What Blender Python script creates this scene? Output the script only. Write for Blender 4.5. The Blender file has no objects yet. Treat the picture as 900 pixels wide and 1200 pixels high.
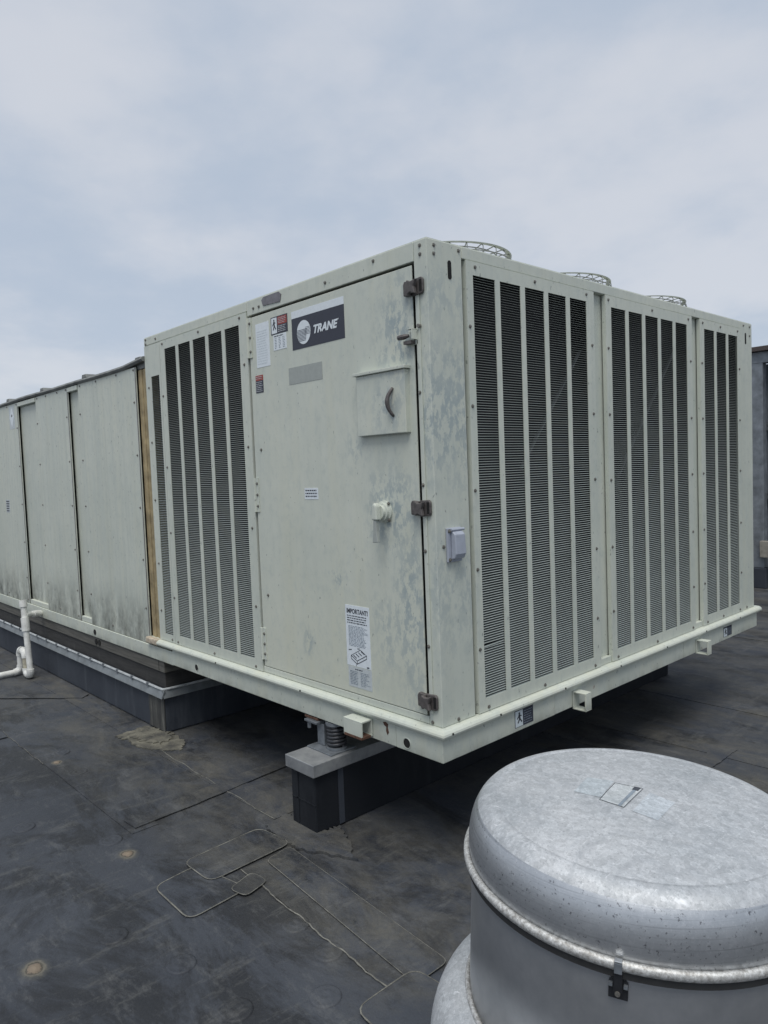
import bpy, bmesh, math, random
from mathutils import Vector, Matrix

random.seed(7)
scene = bpy.context.scene
R = math.radians

# ------------------------------------------------------------------ camera
CAM = Vector((1.94949, -2.06168, 1.63686))
YAW, PITCH, ROLL = 2.39835826, -0.0578094928, -0.0382212806
fw = Vector((math.cos(PITCH)*math.cos(YAW), math.cos(PITCH)*math.sin(YAW), math.sin(PITCH)))
rt = Vector((math.sin(YAW), -math.cos(YAW), 0.0))
up = rt.cross(fw)
cr, sr = math.cos(ROLL), math.sin(ROLL)
rt, up = cr*rt + sr*up, -sr*rt + cr*up
cam_data = bpy.data.cameras.new('camera')
cam = bpy.data.objects.new('camera', cam_data)
scene.collection.objects.link(cam)
cam.matrix_world = Matrix(((rt.x, up.x, -fw.x, CAM.x), (rt.y, up.y, -fw.y, CAM.y),
                           (rt.z, up.z, -fw.z, CAM.z), (0, 0, 0, 1)))
cam_data.sensor_fit = 'HORIZONTAL'
cam_data.sensor_width = 36.0
cam_data.lens = 857.76 * 36.0 / 900.0
cam_data.clip_start = 0.05
cam_data.clip_end = 2000.0
scene.camera = cam

# ------------------------------------------------------------------ sky and sun (overcast)
SUN_EL, SUN_AZ = R(66), R(-50)          # azimuth measured from +x towards +y
world = bpy.data.worlds.new('World')
scene.world = world
world.use_nodes = True
wn, wl = world.node_tree.nodes, world.node_tree.links
wn.clear()
wout = wn.new('ShaderNodeOutputWorld')
wbg = wn.new('ShaderNodeBackground'); wbg.inputs['Strength'].default_value = 0.1
wsky = wn.new('ShaderNodeTexSky'); wsky.sky_type = 'NISHITA'; wsky.sun_disc = False
wsky.sun_elevation = SUN_EL
wsky.sun_rotation = math.pi/2 - SUN_AZ
wtc = wn.new('ShaderNodeTexCoord')
wsep = wn.new('ShaderNodeSeparateXYZ')
wl.new(wtc.outputs['Generated'], wsep.inputs[0])
wab = wn.new('ShaderNodeMath'); wab.operation = 'ABSOLUTE'; wl.new(wsep.outputs['Z'], wab.inputs[0])
wad = wn.new('ShaderNodeMath'); wad.operation = 'ADD'; wad.inputs[1].default_value = 0.22
wl.new(wab.outputs[0], wad.inputs[0])
wdv = wn.new('ShaderNodeVectorMath'); wdv.operation = 'DIVIDE'
wcm = wn.new('ShaderNodeCombineXYZ')
for i in range(3):
    wl.new(wad.outputs[0], wcm.inputs[i])
wl.new(wtc.outputs['Generated'], wdv.inputs[0]); wl.new(wcm.outputs[0], wdv.inputs[1])
wmp = wn.new('ShaderNodeMapping')
wmp.inputs['Scale'].default_value = (1.0, 1.0, 0.35)
wmp.inputs['Rotation'].default_value = (0, 0, R(35))
wmp.inputs['Location'].default_value = (3.1, 1.7, 0.0)
wl.new(wdv.outputs[0], wmp.inputs['Vector'])
wn1 = wn.new('ShaderNodeTexNoise')
wn1.inputs['Scale'].default_value = 1.15; wn1.inputs['Detail'].default_value = 5.0
wn1.inputs['Roughness'].default_value = 0.5; wn1.inputs['Distortion'].default_value = 0.25
wl.new(wmp.outputs[0], wn1.inputs['Vector'])
wrp = wn.new('ShaderNodeValToRGB')
wrp.color_ramp.interpolation = 'EASE'
wrp.color_ramp.elements[0].position = 0.39; wrp.color_ramp.elements[0].color = (0.485, 0.555, 0.66, 1)
wrp.color_ramp.elements[1].position = 0.63; wrp.color_ramp.elements[1].color = (0.645, 0.675, 0.735, 1)
wn2 = wn.new('ShaderNodeTexNoise')
wn2.inputs['Scale'].default_value = 3.4; wn2.inputs['Detail'].default_value = 7.0; wn2.inputs['Roughness'].default_value = 0.55
wl.new(wmp.outputs[0], wn2.inputs['Vector'])
wav = wn.new('ShaderNodeMix'); wav.data_type = 'FLOAT'; wav.inputs['Factor'].default_value = 0.38
wl.new(wn1.outputs['Fac'], wav.inputs['A']); wl.new(wn2.outputs['Fac'], wav.inputs['B'])
wl.new(wav.outputs['Result'], wrp.inputs['Fac'])
wsc = wn.new('ShaderNodeVectorMath'); wsc.operation = 'SCALE'; wsc.inputs['Scale'].default_value = 6.45
wl.new(wrp.outputs[0], wsc.inputs[0])
wmx = wn.new('ShaderNodeMix'); wmx.data_type = 'RGBA'; wmx.inputs['Factor'].default_value = 0.92
wl.new(wsky.outputs[0], wmx.inputs['A']); wl.new(wsc.outputs[0], wmx.inputs['B'])
wl.new(wmx.outputs['Result'], wbg.inputs['Color'])
wl.new(wbg.outputs[0], wout.inputs['Surface'])

sun_data = bpy.data.lights.new('sun', 'SUN')
sun_data.energy = 1.5
sun_data.angle = R(35)
sun_data.color = (1.0, 0.97, 0.92)
sun = bpy.data.objects.new('sun', sun_data)
scene.collection.objects.link(sun)
sdir = Vector((math.cos(SUN_EL)*math.cos(SUN_AZ), math.cos(SUN_EL)*math.sin(SUN_AZ), math.sin(SUN_EL)))
sun.rotation_euler = sdir.to_track_quat('Z', 'Y').to_euler()
sun.location = (0, 0, 12)

scene.view_settings.view_transform = 'Standard'
scene.view_settings.look = 'None'
scene.view_settings.exposure = 0.62
scene.view_settings.gamma = 1.0
scene.view_settings.use_curve_mapping = False
scene.render.engine = 'CYCLES'

# ------------------------------------------------------------------ materials
MAT = {}


class NT:
    """small node helper"""
    def __init__(s, name):
        s.m = bpy.data.materials.new(name); s.m.use_nodes = True
        s.n, s.l = s.m.node_tree.nodes, s.m.node_tree.links
        s.b = s.n['Principled BSDF']
        s.pos = s.n.new('ShaderNodeNewGeometry').outputs['Position']
        MAT[name] = s.m

    def set(s, **k):
        for a, v in k.items():
            s.b.inputs[a.replace('_', ' ')].default_value = v

    def map(s, scale=(1, 1, 1), rot=(0, 0, 0), loc=(0, 0, 0), src=None):
        q = s.n.new('ShaderNodeMapping')
        q.inputs['Scale'].default_value = scale; q.inputs['Rotation'].default_value = rot
        q.inputs['Location'].default_value = loc
        s.l.new(src or s.pos, q.inputs['Vector']); return q.outputs[0]

    def noise(s, scale, detail=4, rough=0.55, vec=None, dist=0.0):
        q = s.n.new('ShaderNodeTexNoise')
        q.inputs['Scale'].default_value = scale; q.inputs['Detail'].default_value = detail
        q.inputs['Roughness'].default_value = rough; q.inputs['Distortion'].default_value = dist
        s.l.new(vec or s.pos, q.inputs['Vector']); return q.outputs['Fac']

    def vor(s, scale, vec=None, feat='F1', out='Distance'):
        q = s.n.new('ShaderNodeTexVoronoi'); q.feature = feat
        q.inputs['Scale'].default_value = scale
        s.l.new(vec or s.pos, q.inputs['Vector']); return q.outputs[out]

    def ramp(s, fac, stops, interp='LINEAR'):
        q = s.n.new('ShaderNodeValToRGB'); q.color_ramp.interpolation = interp
        e = q.color_ramp.elements
        while len(e) < len(stops):
            e.new(0.5)
        for i, (p, c) in enumerate(stops):
            e[i].position = p
            e[i].color = (c, c, c, 1) if not hasattr(c, '__len__') else (*c, 1)
        s.l.new(fac, q.inputs['Fac']); return q.outputs[0]

    def mix(s, fac, a, b, mode='MIX'):
        q = s.n.new('ShaderNodeMix'); q.data_type = 'RGBA'; q.blend_type = mode
        for v, i in ((fac, 'Factor'), (a, 'A'), (b, 'B')):
            if isinstance(v, (int, float)):
                q.inputs[i].default_value = v if i == 'Factor' else (v, v, v, 1)
            elif isinstance(v, tuple):
                q.inputs[i].default_value = (*v, 1)
            else:
                s.l.new(v, q.inputs[i])
        return q.outputs['Result']

    def math(s, op, a, b=0.0, clamp=False):
        q = s.n.new('ShaderNodeMath'); q.operation = op; q.use_clamp = clamp
        for i, v in enumerate((a, b)):
            if isinstance(v, (int, float)):
                q.inputs[i].default_value = v
            else:
                s.l.new(v, q.inputs[i])
        return q.outputs[0]

    def xyz(s):
        q = s.n.new('ShaderNodeSeparateXYZ'); s.l.new(s.pos, q.inputs[0]); return q.outputs

    def rng(s, v, a, b):
        q = s.n.new('ShaderNodeMapRange'); q.interpolation_type = 'SMOOTHSTEP'
        q.inputs['From Min'].default_value = a; q.inputs['From Max'].default_value = b
        s.l.new(v, q.inputs['Value']); return q.outputs[0]

    def col(s, c):
        if isinstance(c, tuple):
            s.b.inputs['Base Color'].default_value = (*c, 1)
        else:
            s.l.new(c, s.b.inputs['Base Color'])

    def rough(s, r):
        if isinstance(r, (int, float)):
            s.b.inputs['Roughness'].default_value = r
        else:
            s.l.new(r, s.b.inputs['Roughness'])

    def bump(s, h, strength=0.2, dist=0.002):
        q = s.n.new('ShaderNodeBump')
        q.inputs['Strength'].default_value = strength; q.inputs['Distance'].default_value = dist
        s.l.new(h, q.inputs['Height']); s.l.new(q.outputs[0], s.b.inputs['Normal'])


PA = (0.535, 0.568, 0.50)      # weathered grey-green factory paint
PB = (0.605, 0.628, 0.548)


def paint(name, streak=0.5, rub=None, mildew=None, shift=0.0, warm=0.3, low=None):
    t = NT(name)
    x, y, z = t.xyz()
    big = t.noise(1.7, 5, 0.65, t.map(loc=(shift, 3.1, 0.0)))
    c = t.mix(t.ramp(big, [(0.34, 0.0), (0.66, 1.0)]), PA, PB)
    # vertical rain streaks, warm dust
    st = t.noise(1.0, 4, 0.7, t.map(scale=(26, 26, 0.7), loc=(shift, 0, 0)))
    c = t.mix(t.math('MULTIPLY', t.ramp(st, [(0.45, 0.0), (0.72, 1.0)]), streak*0.6), c, (0.43, 0.465, 0.41))
    st2 = t.noise(1.0, 3, 0.6, t.map(scale=(9, 9, 0.5), loc=(shift+5, 2, 0)))
    wf = t.math('MULTIPLY', t.ramp(st2, [(0.46, 0.0), (0.75, 1.0)]), warm)
    if low:
        wf = t.math('ADD', wf, t.math('MULTIPLY', t.rng(z, low[1], low[0]), 0.35), True)
    c = t.mix(wf, c, (0.60, 0.60, 0.47))
    # chalk mottling, scuffs, flecks
    mo = t.noise(23, 4, 0.75, t.map(scale=(1, 1, 0.7), loc=(shift*2, 0, 1)))
    c = t.mix(t.math('MULTIPLY', t.ramp(mo, [(0.50, 0.0), (0.66, 1.0)]), 0.32), c, (0.40, 0.45, 0.42))
    fl = t.noise(60, 2, 0.6, t.map(scale=(1, 1, 0.55)))
    c = t.mix(t.math('MULTIPLY', t.ramp(fl, [(0.68, 0.0), (0.74, 1.0)]), 0.75), c, (0.20, 0.22, 0.20))
    if rub:
        # where hands and tools rubbed the chalk off: cooler, darker smears
        warp = t.math('MULTIPLY', t.noise(10, 5, 0.75), 1.7)
        sm = t.ramp(t.noise(27, 4, 0.7, t.map(scale=(1, 1, 0.55), rot=(0, 0.5, 0))), [(0.46, 0.0), (0.55, 1.0)])
        tot = None
        for (cx, cz, rx, rz, amt) in rub:
            dx = t.math('DIVIDE', t.math('SUBTRACT', x, cx), rx)
            dz = t.math('DIVIDE', t.math('SUBTRACT', z, cz), rz)
            d = t.math('SQRT', t.math('ADD', t.math('MULTIPLY', dx, dx), t.math('MULTIPLY', dz, dz)))
            f = t.math('MULTIPLY', t.math('SUBTRACT', t.math('ADD', warp, 0.35), d, True), amt, True)
            tot = f if tot is None else t.math('MAXIMUM', tot, f)
        c = t.mix(t.math('MULTIPLY', tot, sm), c, (0.335, 0.39, 0.39))
    if name == 'paint_rail':
        rs = t.noise(16, 5, 0.75, t.map(loc=(7, 1, 2)))
        c = t.mix(t.math('MULTIPLY', t.ramp(rs, [(0.66, 0.0), (0.72, 1.0)]), 0.75), c, (0.22, 0.12, 0.065))
    if mildew:
        z0, z1, amt = mildew
        f = t.rng(z, z1, z0)
        m1 = t.noise(1.0, 6, 0.75, t.map(scale=(6, 6, 3.5), loc=(shift, 0, 0)))
        f = t.math('MULTIPLY', f, t.ramp(m1, [(0.37, 0.0), (0.66, 1.0)]))
        c = t.mix(t.math('MULTIPLY', f, amt, True), c, (0.12, 0.125, 0.105))
    t.col(c)
    t.rough(t.ramp(big, [(0.3, 0.40), (0.7, 0.56)]))
    t.bump(t.noise(2.6, 3, 0.5, t.map(loc=(shift, 0, 0))), 0.35, 0.012)     # slight oil-canning of the sheet
    return t.m


paint('paint_body', 0.5)
paint('paint_door', 0.3, rub=[(-0.16, 2.18, 0.16, 0.24, 1.0), (-0.22, 1.88, 0.10, 0.12, 0.8), (-0.24, 1.47, 0.17, 0.22, 1.0),
                              (-0.15, 1.05, 0.12, 0.45, 0.9), (-0.62, 1.16, 0.07, 0.05, 1.0), (-0.86, 0.83, 0.05, 0.08, 0.8),
                              (-0.3, 0.95, 0.1, 0.2, 0.6), (-0.45, 1.72, 0.09, 0.1, 0.5)], warm=0.45, low=(0.6, 1.5))
paint('paint_post', 0.45, rub=[(-0.02, 1.85, 0.12, 0.30, 0.9), (0.0, 1.15, 0.10, 0.3, 0.5), (0.0, 2.3, 0.08, 0.12, 0.5)])
paint('paint_panel', 0.85, mildew=(0.50, 0.98, 1.15), shift=11.0, warm=0.3)
paint('paint_rail', 0.4, shift=4.0, mildew=(0.46, 0.53, 0.6), warm=0.5)
paint('paint_louver', 0.4, shift=2.0, warm=0.15)


def simple(name, colr, rough=0.5, metal=0.0, var=0.25, scale=20, bump=0.0, spec=None):
    t = NT(name)
    n = t.noise(scale, 4, 0.6)
    k = t.ramp(n, [(0.3, 1.0-var), (0.7, 1.0+var*0.6)])
    t.col(t.mix(1.0, colr, k, 'MULTIPLY'))
    t.set(Metallic=metal); t.rough(rough)
    if spec is not None:
        t.b.inputs['Specular IOR Level'].default_value = spec
    if bump:
        t.bump(n, bump, 0.002)
    return t.m


simple('slat_paint', (0.40, 0.44, 0.415), 0.5, var=0.12, scale=9)
simple('coil_baffle_dark', (0.014, 0.014, 0.018), 0.7, var=0.4, scale=60)
simple('brace_dim', (0.16, 0.16, 0.17), 0.6)
simple('screw_steel', (0.22, 0.21, 0.19), 0.4, 0.5, 0.4, 200)
simple('latch_bronze', (0.105, 0.094, 0.090), 0.5, 0.1, 0.35, 60, 0.3)
simple('dark_hole', (0.01, 0.01, 0.01), 0.9)
simple('gasket', (0.03, 0.03, 0.03), 0.8)
simple('foam_tan', (0.36, 0.285, 0.16), 0.8, 0, 0.45, 12, 0.6)
simple('roof_edge_metal', (0.22, 0.228, 0.215), 0.6, 0.2, 0.45, 8)
simple('grey_pvc_plastic', (0.36, 0.39, 0.45), 0.4, 0, 0.1, 30)
simple('label_white', (0.72, 0.77, 0.80), 0.45, 0, 0.06, 60)
simple('label_faded', (0.62, 0.68, 0.70), 0.5, 0, 0.08, 40)
simple('label_clear_grey', (0.52, 0.56, 0.57), 0.45, 0, 0.1, 60)
simple('label_grey', (0.36, 0.385, 0.36), 0.55, 0, 0.08, 40)
simple('label_navy', (0.030, 0.034, 0.052), 0.45, 0, 0.1, 30)
simple('label_red', (0.33, 0.06, 0.045), 0.5, 0, 0.2, 80)
simple('print_dark', (0.055, 0.06, 0.075), 0.6)
simple('print_grey', (0.22, 0.26, 0.30), 0.6)
simple('print_light', (0.55, 0.57, 0.6), 0.6)
simple('tag_metal', (0.20, 0.19, 0.20), 0.4, 0.5, 0.3, 30)
simple('wire_steel', (0.34, 0.35, 0.33), 0.45, 0.5, 0.3, 60)
simple('wire_band', (0.45, 0.47, 0.42), 0.5, 0.1, 0.2, 20)
simple('pvc_white', (0.70, 0.70, 0.665), 0.42, 0, 0.22, 18)
simple('pvc_stained', (0.46, 0.43, 0.33), 0.55, 0, 0.4, 40)
simple('flash_metal', (0.21, 0.23, 0.24), 0.5, 0.3, 0.3, 12)
simple('bar_white', (0.46, 0.485, 0.49), 0.45, 0.1, 0.3, 25)
simple('rust', (0.12, 0.060, 0.038), 0.85, 0, 0.6, 70, 0.6)
simple('iso_steel', (0.20, 0.22, 0.24), 0.5, 0.4, 0.3, 30)
simple('spring_dark', (0.05, 0.053, 0.06), 0.45, 0.3, 0.3, 30)
t = NT('beige_mortar')
n = t.noise(9, 10, 0.78)
t.col(t.ramp(n, [(0.36, (0.045, 0.045, 0.042)), (0.5, (0.11, 0.105, 0.084)), (0.66, (0.20, 0.19, 0.15))])); t.rough(0.9); t.bump(n, 0.8, 0.006)
simple('black_plastic', (0.018, 0.019, 0.022), 0.4, 0, 0.3, 50)
simple('galv_column', (0.24, 0.262, 0.285), 0.5, 0.3, 0.35, 9)
simple('screen_panel', (0.26, 0.29, 0.325), 0.55, 0.2, 0.15, 3)
simple('coping_brown', (0.075, 0.058, 0.052), 0.6, 0, 0.2, 9)
simple('bracket_grey', (0.30, 0.28, 0.24), 0.7, 0, 0.3, 15)
simple('rusty_paint', (0.50, 0.43, 0.33), 0.7, 0, 0.4, 45, 0.3)
simple('rust_spot', (0.24, 0.17, 0.115), 0.85, 0, 0.4, 60)
t = NT('sealant')
n = t.noise(14, 8, 0.8)
t.col(t.ramp(n, [(0.36, (0.055, 0.055, 0.052)), (0.47, (0.13, 0.127, 0.11)), (0.62, (0.235, 0.23, 0.20))])); t.rough(0.8)
simple('clip_glint_metal', (0.7, 0.7, 0.68), 0.18, 0.95, 0.1, 40)

# wood nailer of the curb
t = NT('wood_grey')
g = t.noise(1.0, 6, 0.7, t.map(scale=(3, 3, 55)))
c = t.ramp(g, [(0.3, (0.055, 0.053, 0.048)), (0.55, (0.12, 0.115, 0.10)), (0.75, (0.17, 0.16, 0.14))])
t.col(c); t.rough(0.85); t.bump(g, 0.5, 0.003)
t = NT('wood_dark')
g = t.noise(1.0, 6, 0.75, t.map(scale=(4, 4, 40)))
s_ = t.noise(1.0, 4, 0.7, t.map(scale=(14, 14, 2)))
c = t.ramp(g, [(0.3, (0.022, 0.022, 0.022)), (0.7, (0.052, 0.05, 0.047))])
c = t.mix(t.ramp(s_, [(0.6, 0.0), (0.75, 0.5)]), c, (0.14, 0.14, 0.13))
t.col(c); t.rough(0.85); t.bump(g, 0.5, 0.003)

# curb and pier membrane; pier copy darkened to paint in the under-unit shade
for nm, k, pale in (('membrane_curb', 1.0, 0.35), ('membrane_pier_shaded', 0.3, 0.10)):
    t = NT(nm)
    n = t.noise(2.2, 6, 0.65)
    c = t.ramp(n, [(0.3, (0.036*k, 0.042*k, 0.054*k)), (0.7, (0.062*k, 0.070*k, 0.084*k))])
    s_ = t.noise(1.0, 5, 0.7, t.map(scale=(6, 6, 1.2)))
    c = t.mix(t.math('MULTIPLY', t.ramp(s_, [(0.52, 0.0), (0.75, 1.0)]), pale), c, (0.16, 0.175, 0.19))
    t.col(c); t.rough(0.6); t.b.inputs['Specular IOR Level'].default_value = 0.22; t.bump(t.noise(12, 4, 0.6), 0.25, 0.004)

# flap at the curb corner, dusted
t = NT('membrane_flap')
s_ = t.noise(1.0, 6, 0.75, t.map(scale=(22, 22, 2.2)))
c = t.ramp(s_, [(0.34, (0.03, 0.03, 0.03)), (0.52, (0.07, 0.07, 0.065)), (0.68, (0.19, 0.185, 0.16))])
t.col(c); t.rough(0.8); t.bump(s_, 0.4, 0.004)

# roof membrane
def membrane(name, lift=1.0, dust=1.0, plate=False):
    t = NT(name)
    x, y, z = t.xyz()
    n1 = t.noise(0.7, 7, 0.7)
    c = t.ramp(n1, [(0.35, (0.036*lift, 0.041*lift, 0.051*lift)), (0.65, (0.060*lift, 0.067*lift, 0.080*lift))])
    # darker bare rubber, in torn-edged patches
    n2 = t.noise(1.5, 8, 0.76, t.map(scale=(0.8, 1.5, 1), loc=(4, 1, 0)), 0.5)
    c = t.mix(t.math('MULTIPLY', t.ramp(n2, [(0.48, 0.0), (0.57, 1.0)]), 0.72), c, (0.016, 0.017, 0.019))
    # brown silt lying near the curbs and under the unit
    n3 = t.noise(2.6, 8, 0.78, t.map(scale=(0.9, 1.5, 1), loc=(9, 3, 0)), 0.5)
    near = t.math('ADD', t.math('MULTIPLY', t.rng(y, -0.85, -0.35), 1.0), 0.08)
    f = t.math('MULTIPLY', t.ramp(n3, [(0.40, 0.0), (0.66, 1.0)]), near)
    c = t.mix(t.math('MULTIPLY', f, 0.60*dust, True), c, (0.112, 0.107, 0.092))
    # pale scuff smears, drawn out
    n4 = t.noise(1.0, 7, 0.8, t.map(scale=(3.6, 9.0, 1), rot=(0, 0, 0.35)))
    c = t.mix(t.math('MULTIPLY', t.ramp(n4, [(0.54, 0.0), (0.68, 1.0)]), 0.42), c, (0.145, 0.148, 0.148))
    n5 = t.noise(1.0, 7, 0.8, t.map(scale=(10.0, 2.6, 1), rot=(0, 0, -0.5), loc=(2, 8, 0)))
    c = t.mix(t.math('MULTIPLY', t.ramp(n5, [(0.54, 0.0), (0.68, 1.0)]), 0.4), c, (0.14, 0.14, 0.132))
    # fine grit
    n6 = t.noise(190, 3, 0.7)
    c = t.mix(t.math('MULTIPLY', t.ramp(n6, [(0.60, 0.0), (0.74, 1.0)]), 0.25), c, (0.20, 0.20, 0.19))
    n7 = t.noise(45, 6, 0.8)
    c = t.mix(t.math('MULTIPLY', t.ramp(n7, [(0.5, 0.0), (0.7, 1.0)]), 0.3), c, (0.022, 0.022, 0.023))
    if plate:
        # rusted plate under worn rubber: tan heart, dark ring, dusty halo with a ragged edge
        q = t.n.new('ShaderNodeTexCoord')
        ln = t.n.new('ShaderNodeVectorMath'); ln.operation = 'LENGTH'
        t.l.new(t.map(scale=(1, 1, 0), src=q.outputs['Object']), ln.inputs[0])
        d = t.math('ADD', ln.outputs['Value'], t.math('MULTIPLY', t.math('SUBTRACT', t.noise(40, 5, 0.7), 0.5), 0.045))
        tone = t.ramp(t.math('DIVIDE', d, 0.10), [(0.0, (0.25, 0.20, 0.145)), (0.30, (0.19, 0.15, 0.11)), (0.37, (0.06, 0.055, 0.045)), (0.46, (0.17, 0.155, 0.12)), (0.62, (0.09, 0.088, 0.078))])
        c = t.mix(t.ramp(t.math('DIVIDE', d, 0.10), [(0.40, 0.9), (0.85, 0.0)]), c, tone)
    t.col(c)
    t.b.inputs['Specular IOR Level'].default_value = 0.3
    t.rough(t.ramp(n2, [(0.4, 0.66), (0.7, 0.5)]))
    h = t.mix(0.5, t.noise(5, 7, 0.7), t.noise(60, 4, 0.65))
    t.bump(h, 0.55, 0.008)
    return t.m


membrane('membrane_roof')
membrane('membrane_patch', 1.02, 1.45)
membrane('membrane_rusted', 1.0, 1.0, True)

# spun aluminium of the exhaust fan
def alu_top(name, tint=(1, 1, 1), metal=0.30):
    t = NT(name)
    n1 = t.noise(6, 7, 0.7)
    c = t.ramp(n1, [(0.3, (0.40, 0.425, 0.44)), (0.7, (0.56, 0.57, 0.578))])
    nb = t.noise(150, 4, 0.8)
    c = t.mix(t.ramp(nb, [(0.48, 0.0), (0.64, 0.5)]), c, (0.70, 0.715, 0.725))
    n3 = t.noise(210, 3, 0.8, t.map(loc=(3, 1, 0)))
    c = t.mix(t.ramp(n3, [(0.54, 0.0), (0.66, 0.6)]), c, (0.26, 0.275, 0.29))
    n4 = t.noise(1.0, 5, 0.8, t.map(scale=(15, 120, 60), rot=(0, 0, 0.8)))
    c = t.mix(t.ramp(n4, [(0.62, 0.0), (0.70, 0.8)]), c, (0.86, 0.87, 0.88))
    n5 = t.noise(1.0, 5, 0.8, t.map(scale=(140, 18, 60), rot=(0, 0, 0.5), loc=(5, 2, 1)))
    c = t.mix(t.ramp(n5, [(0.63, 0.0), (0.71, 0.7)]), c, (0.84, 0.85, 0.86))
    n6 = t.noise(9, 4, 0.7, t.map(loc=(8, 1, 0)))
    c = t.mix(t.ramp(n6, [(0.64, 0.0), (0.70, 0.5)]), c, (0.80, 0.81, 0.82))
    sp = t.n.new('ShaderNodeSeparateColor'); t.l.new(t.vor(85, out='Color'), sp.inputs[0])      # zinc spangle
    c = t.mix(0.55, c, t.ramp(sp.outputs[0], [(0.0, 0.72), (1.0, 1.12)]), 'MULTIPLY')
    wt = t.noise(3.2, 5, 0.6, t.map(loc=(1, 6, 0)), 0.8)                                        # old water marks
    c = t.mix(t.ramp(wt, [(0.50, 0.0), (0.53, 0.35), (0.57, 0.0)]), c, (0.33, 0.35, 0.37))
    c = t.mix(1.0, c, tint, 'MULTIPLY')
    t.col(c); t.set(Metallic=metal); t.rough(t.ramp(n1, [(0.3, 0.50), (0.7, 0.64)])); t.bump(nb, 0.35, 0.001)


alu_top('spun_aluminium_top')
alu_top('sticker_ghost', (0.86, 0.91, 0.93), 0.1)
alu_top('sticker_ghost2', (0.98, 1.02, 1.05), 0.15)
alu_top('sticker_plate', (0.97, 0.99, 0.98), 0.1)
t = NT('spun_aluminium_side')
n1 = t.noise(6, 6, 0.7)
c = t.ramp(n1, [(0.3, (0.44, 0.46, 0.48)), (0.7, (0.58, 0.595, 0.61))])
n2 = t.noise(110, 5, 0.85)
c = t.mix(t.ramp(n2, [(0.50, 0.0), (0.64, 0.5)]), c, (0.66, 0.67, 0.68))
n3 = t.noise(130, 3, 0.75, t.map(loc=(3, 1, 0)))
c = t.mix(t.ramp(n3, [(0.60, 0.0), (0.68, 0.8)]), c, (0.12, 0.12, 0.13))
n4 = t.noise(1.0, 4, 0.7, t.map(scale=(1.5, 1.5, 170)))
c = t.mix(t.ramp(n4, [(0.54, 0.0), (0.66, 0.4)]), c, (0.25, 0.26, 0.27))
t.col(c); t.set(Metallic=0.85); t.rough(0.40); t.bump(n2, 0.22, 0.001)
t = NT('spun_aluminium_body')
n1 = t.noise(30, 5, 0.6)
c = t.ramp(n1, [(0.3, (0.48, 0.495, 0.51)), (0.7, (0.57, 0.58, 0.59))])
t.col(c); t.set(Metallic=0.8); t.rough(0.36); t.bump(n1, 0.04, 0.001)
t = NT('rim_aluminium')
n1 = t.noise(120, 4, 0.8)
c = t.ramp(n1, [(0.36, (0.30, 0.29, 0.27)), (0.58, (0.62, 0.62, 0.60)), (0.7, (0.8, 0.8, 0.78))])
t.col(c); t.set(Metallic=0.5); t.rough(0.58); t.bump(n1, 0.3, 0.001)

# pier cap sheet metal
t = NT('pier_cap_metal')
n1 = t.noise(11, 6, 0.7)
c = t.ramp(n1, [(0.3, (0.20, 0.21, 0.22)), (0.55, (0.32, 0.33, 0.335)), (0.75, (0.42, 0.43, 0.42))])
t.col(c); t.set(Metallic=0.45); t.rough(0.5)

# ------------------------------------------------------------------ mesh helpers
COL = scene.collection


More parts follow.
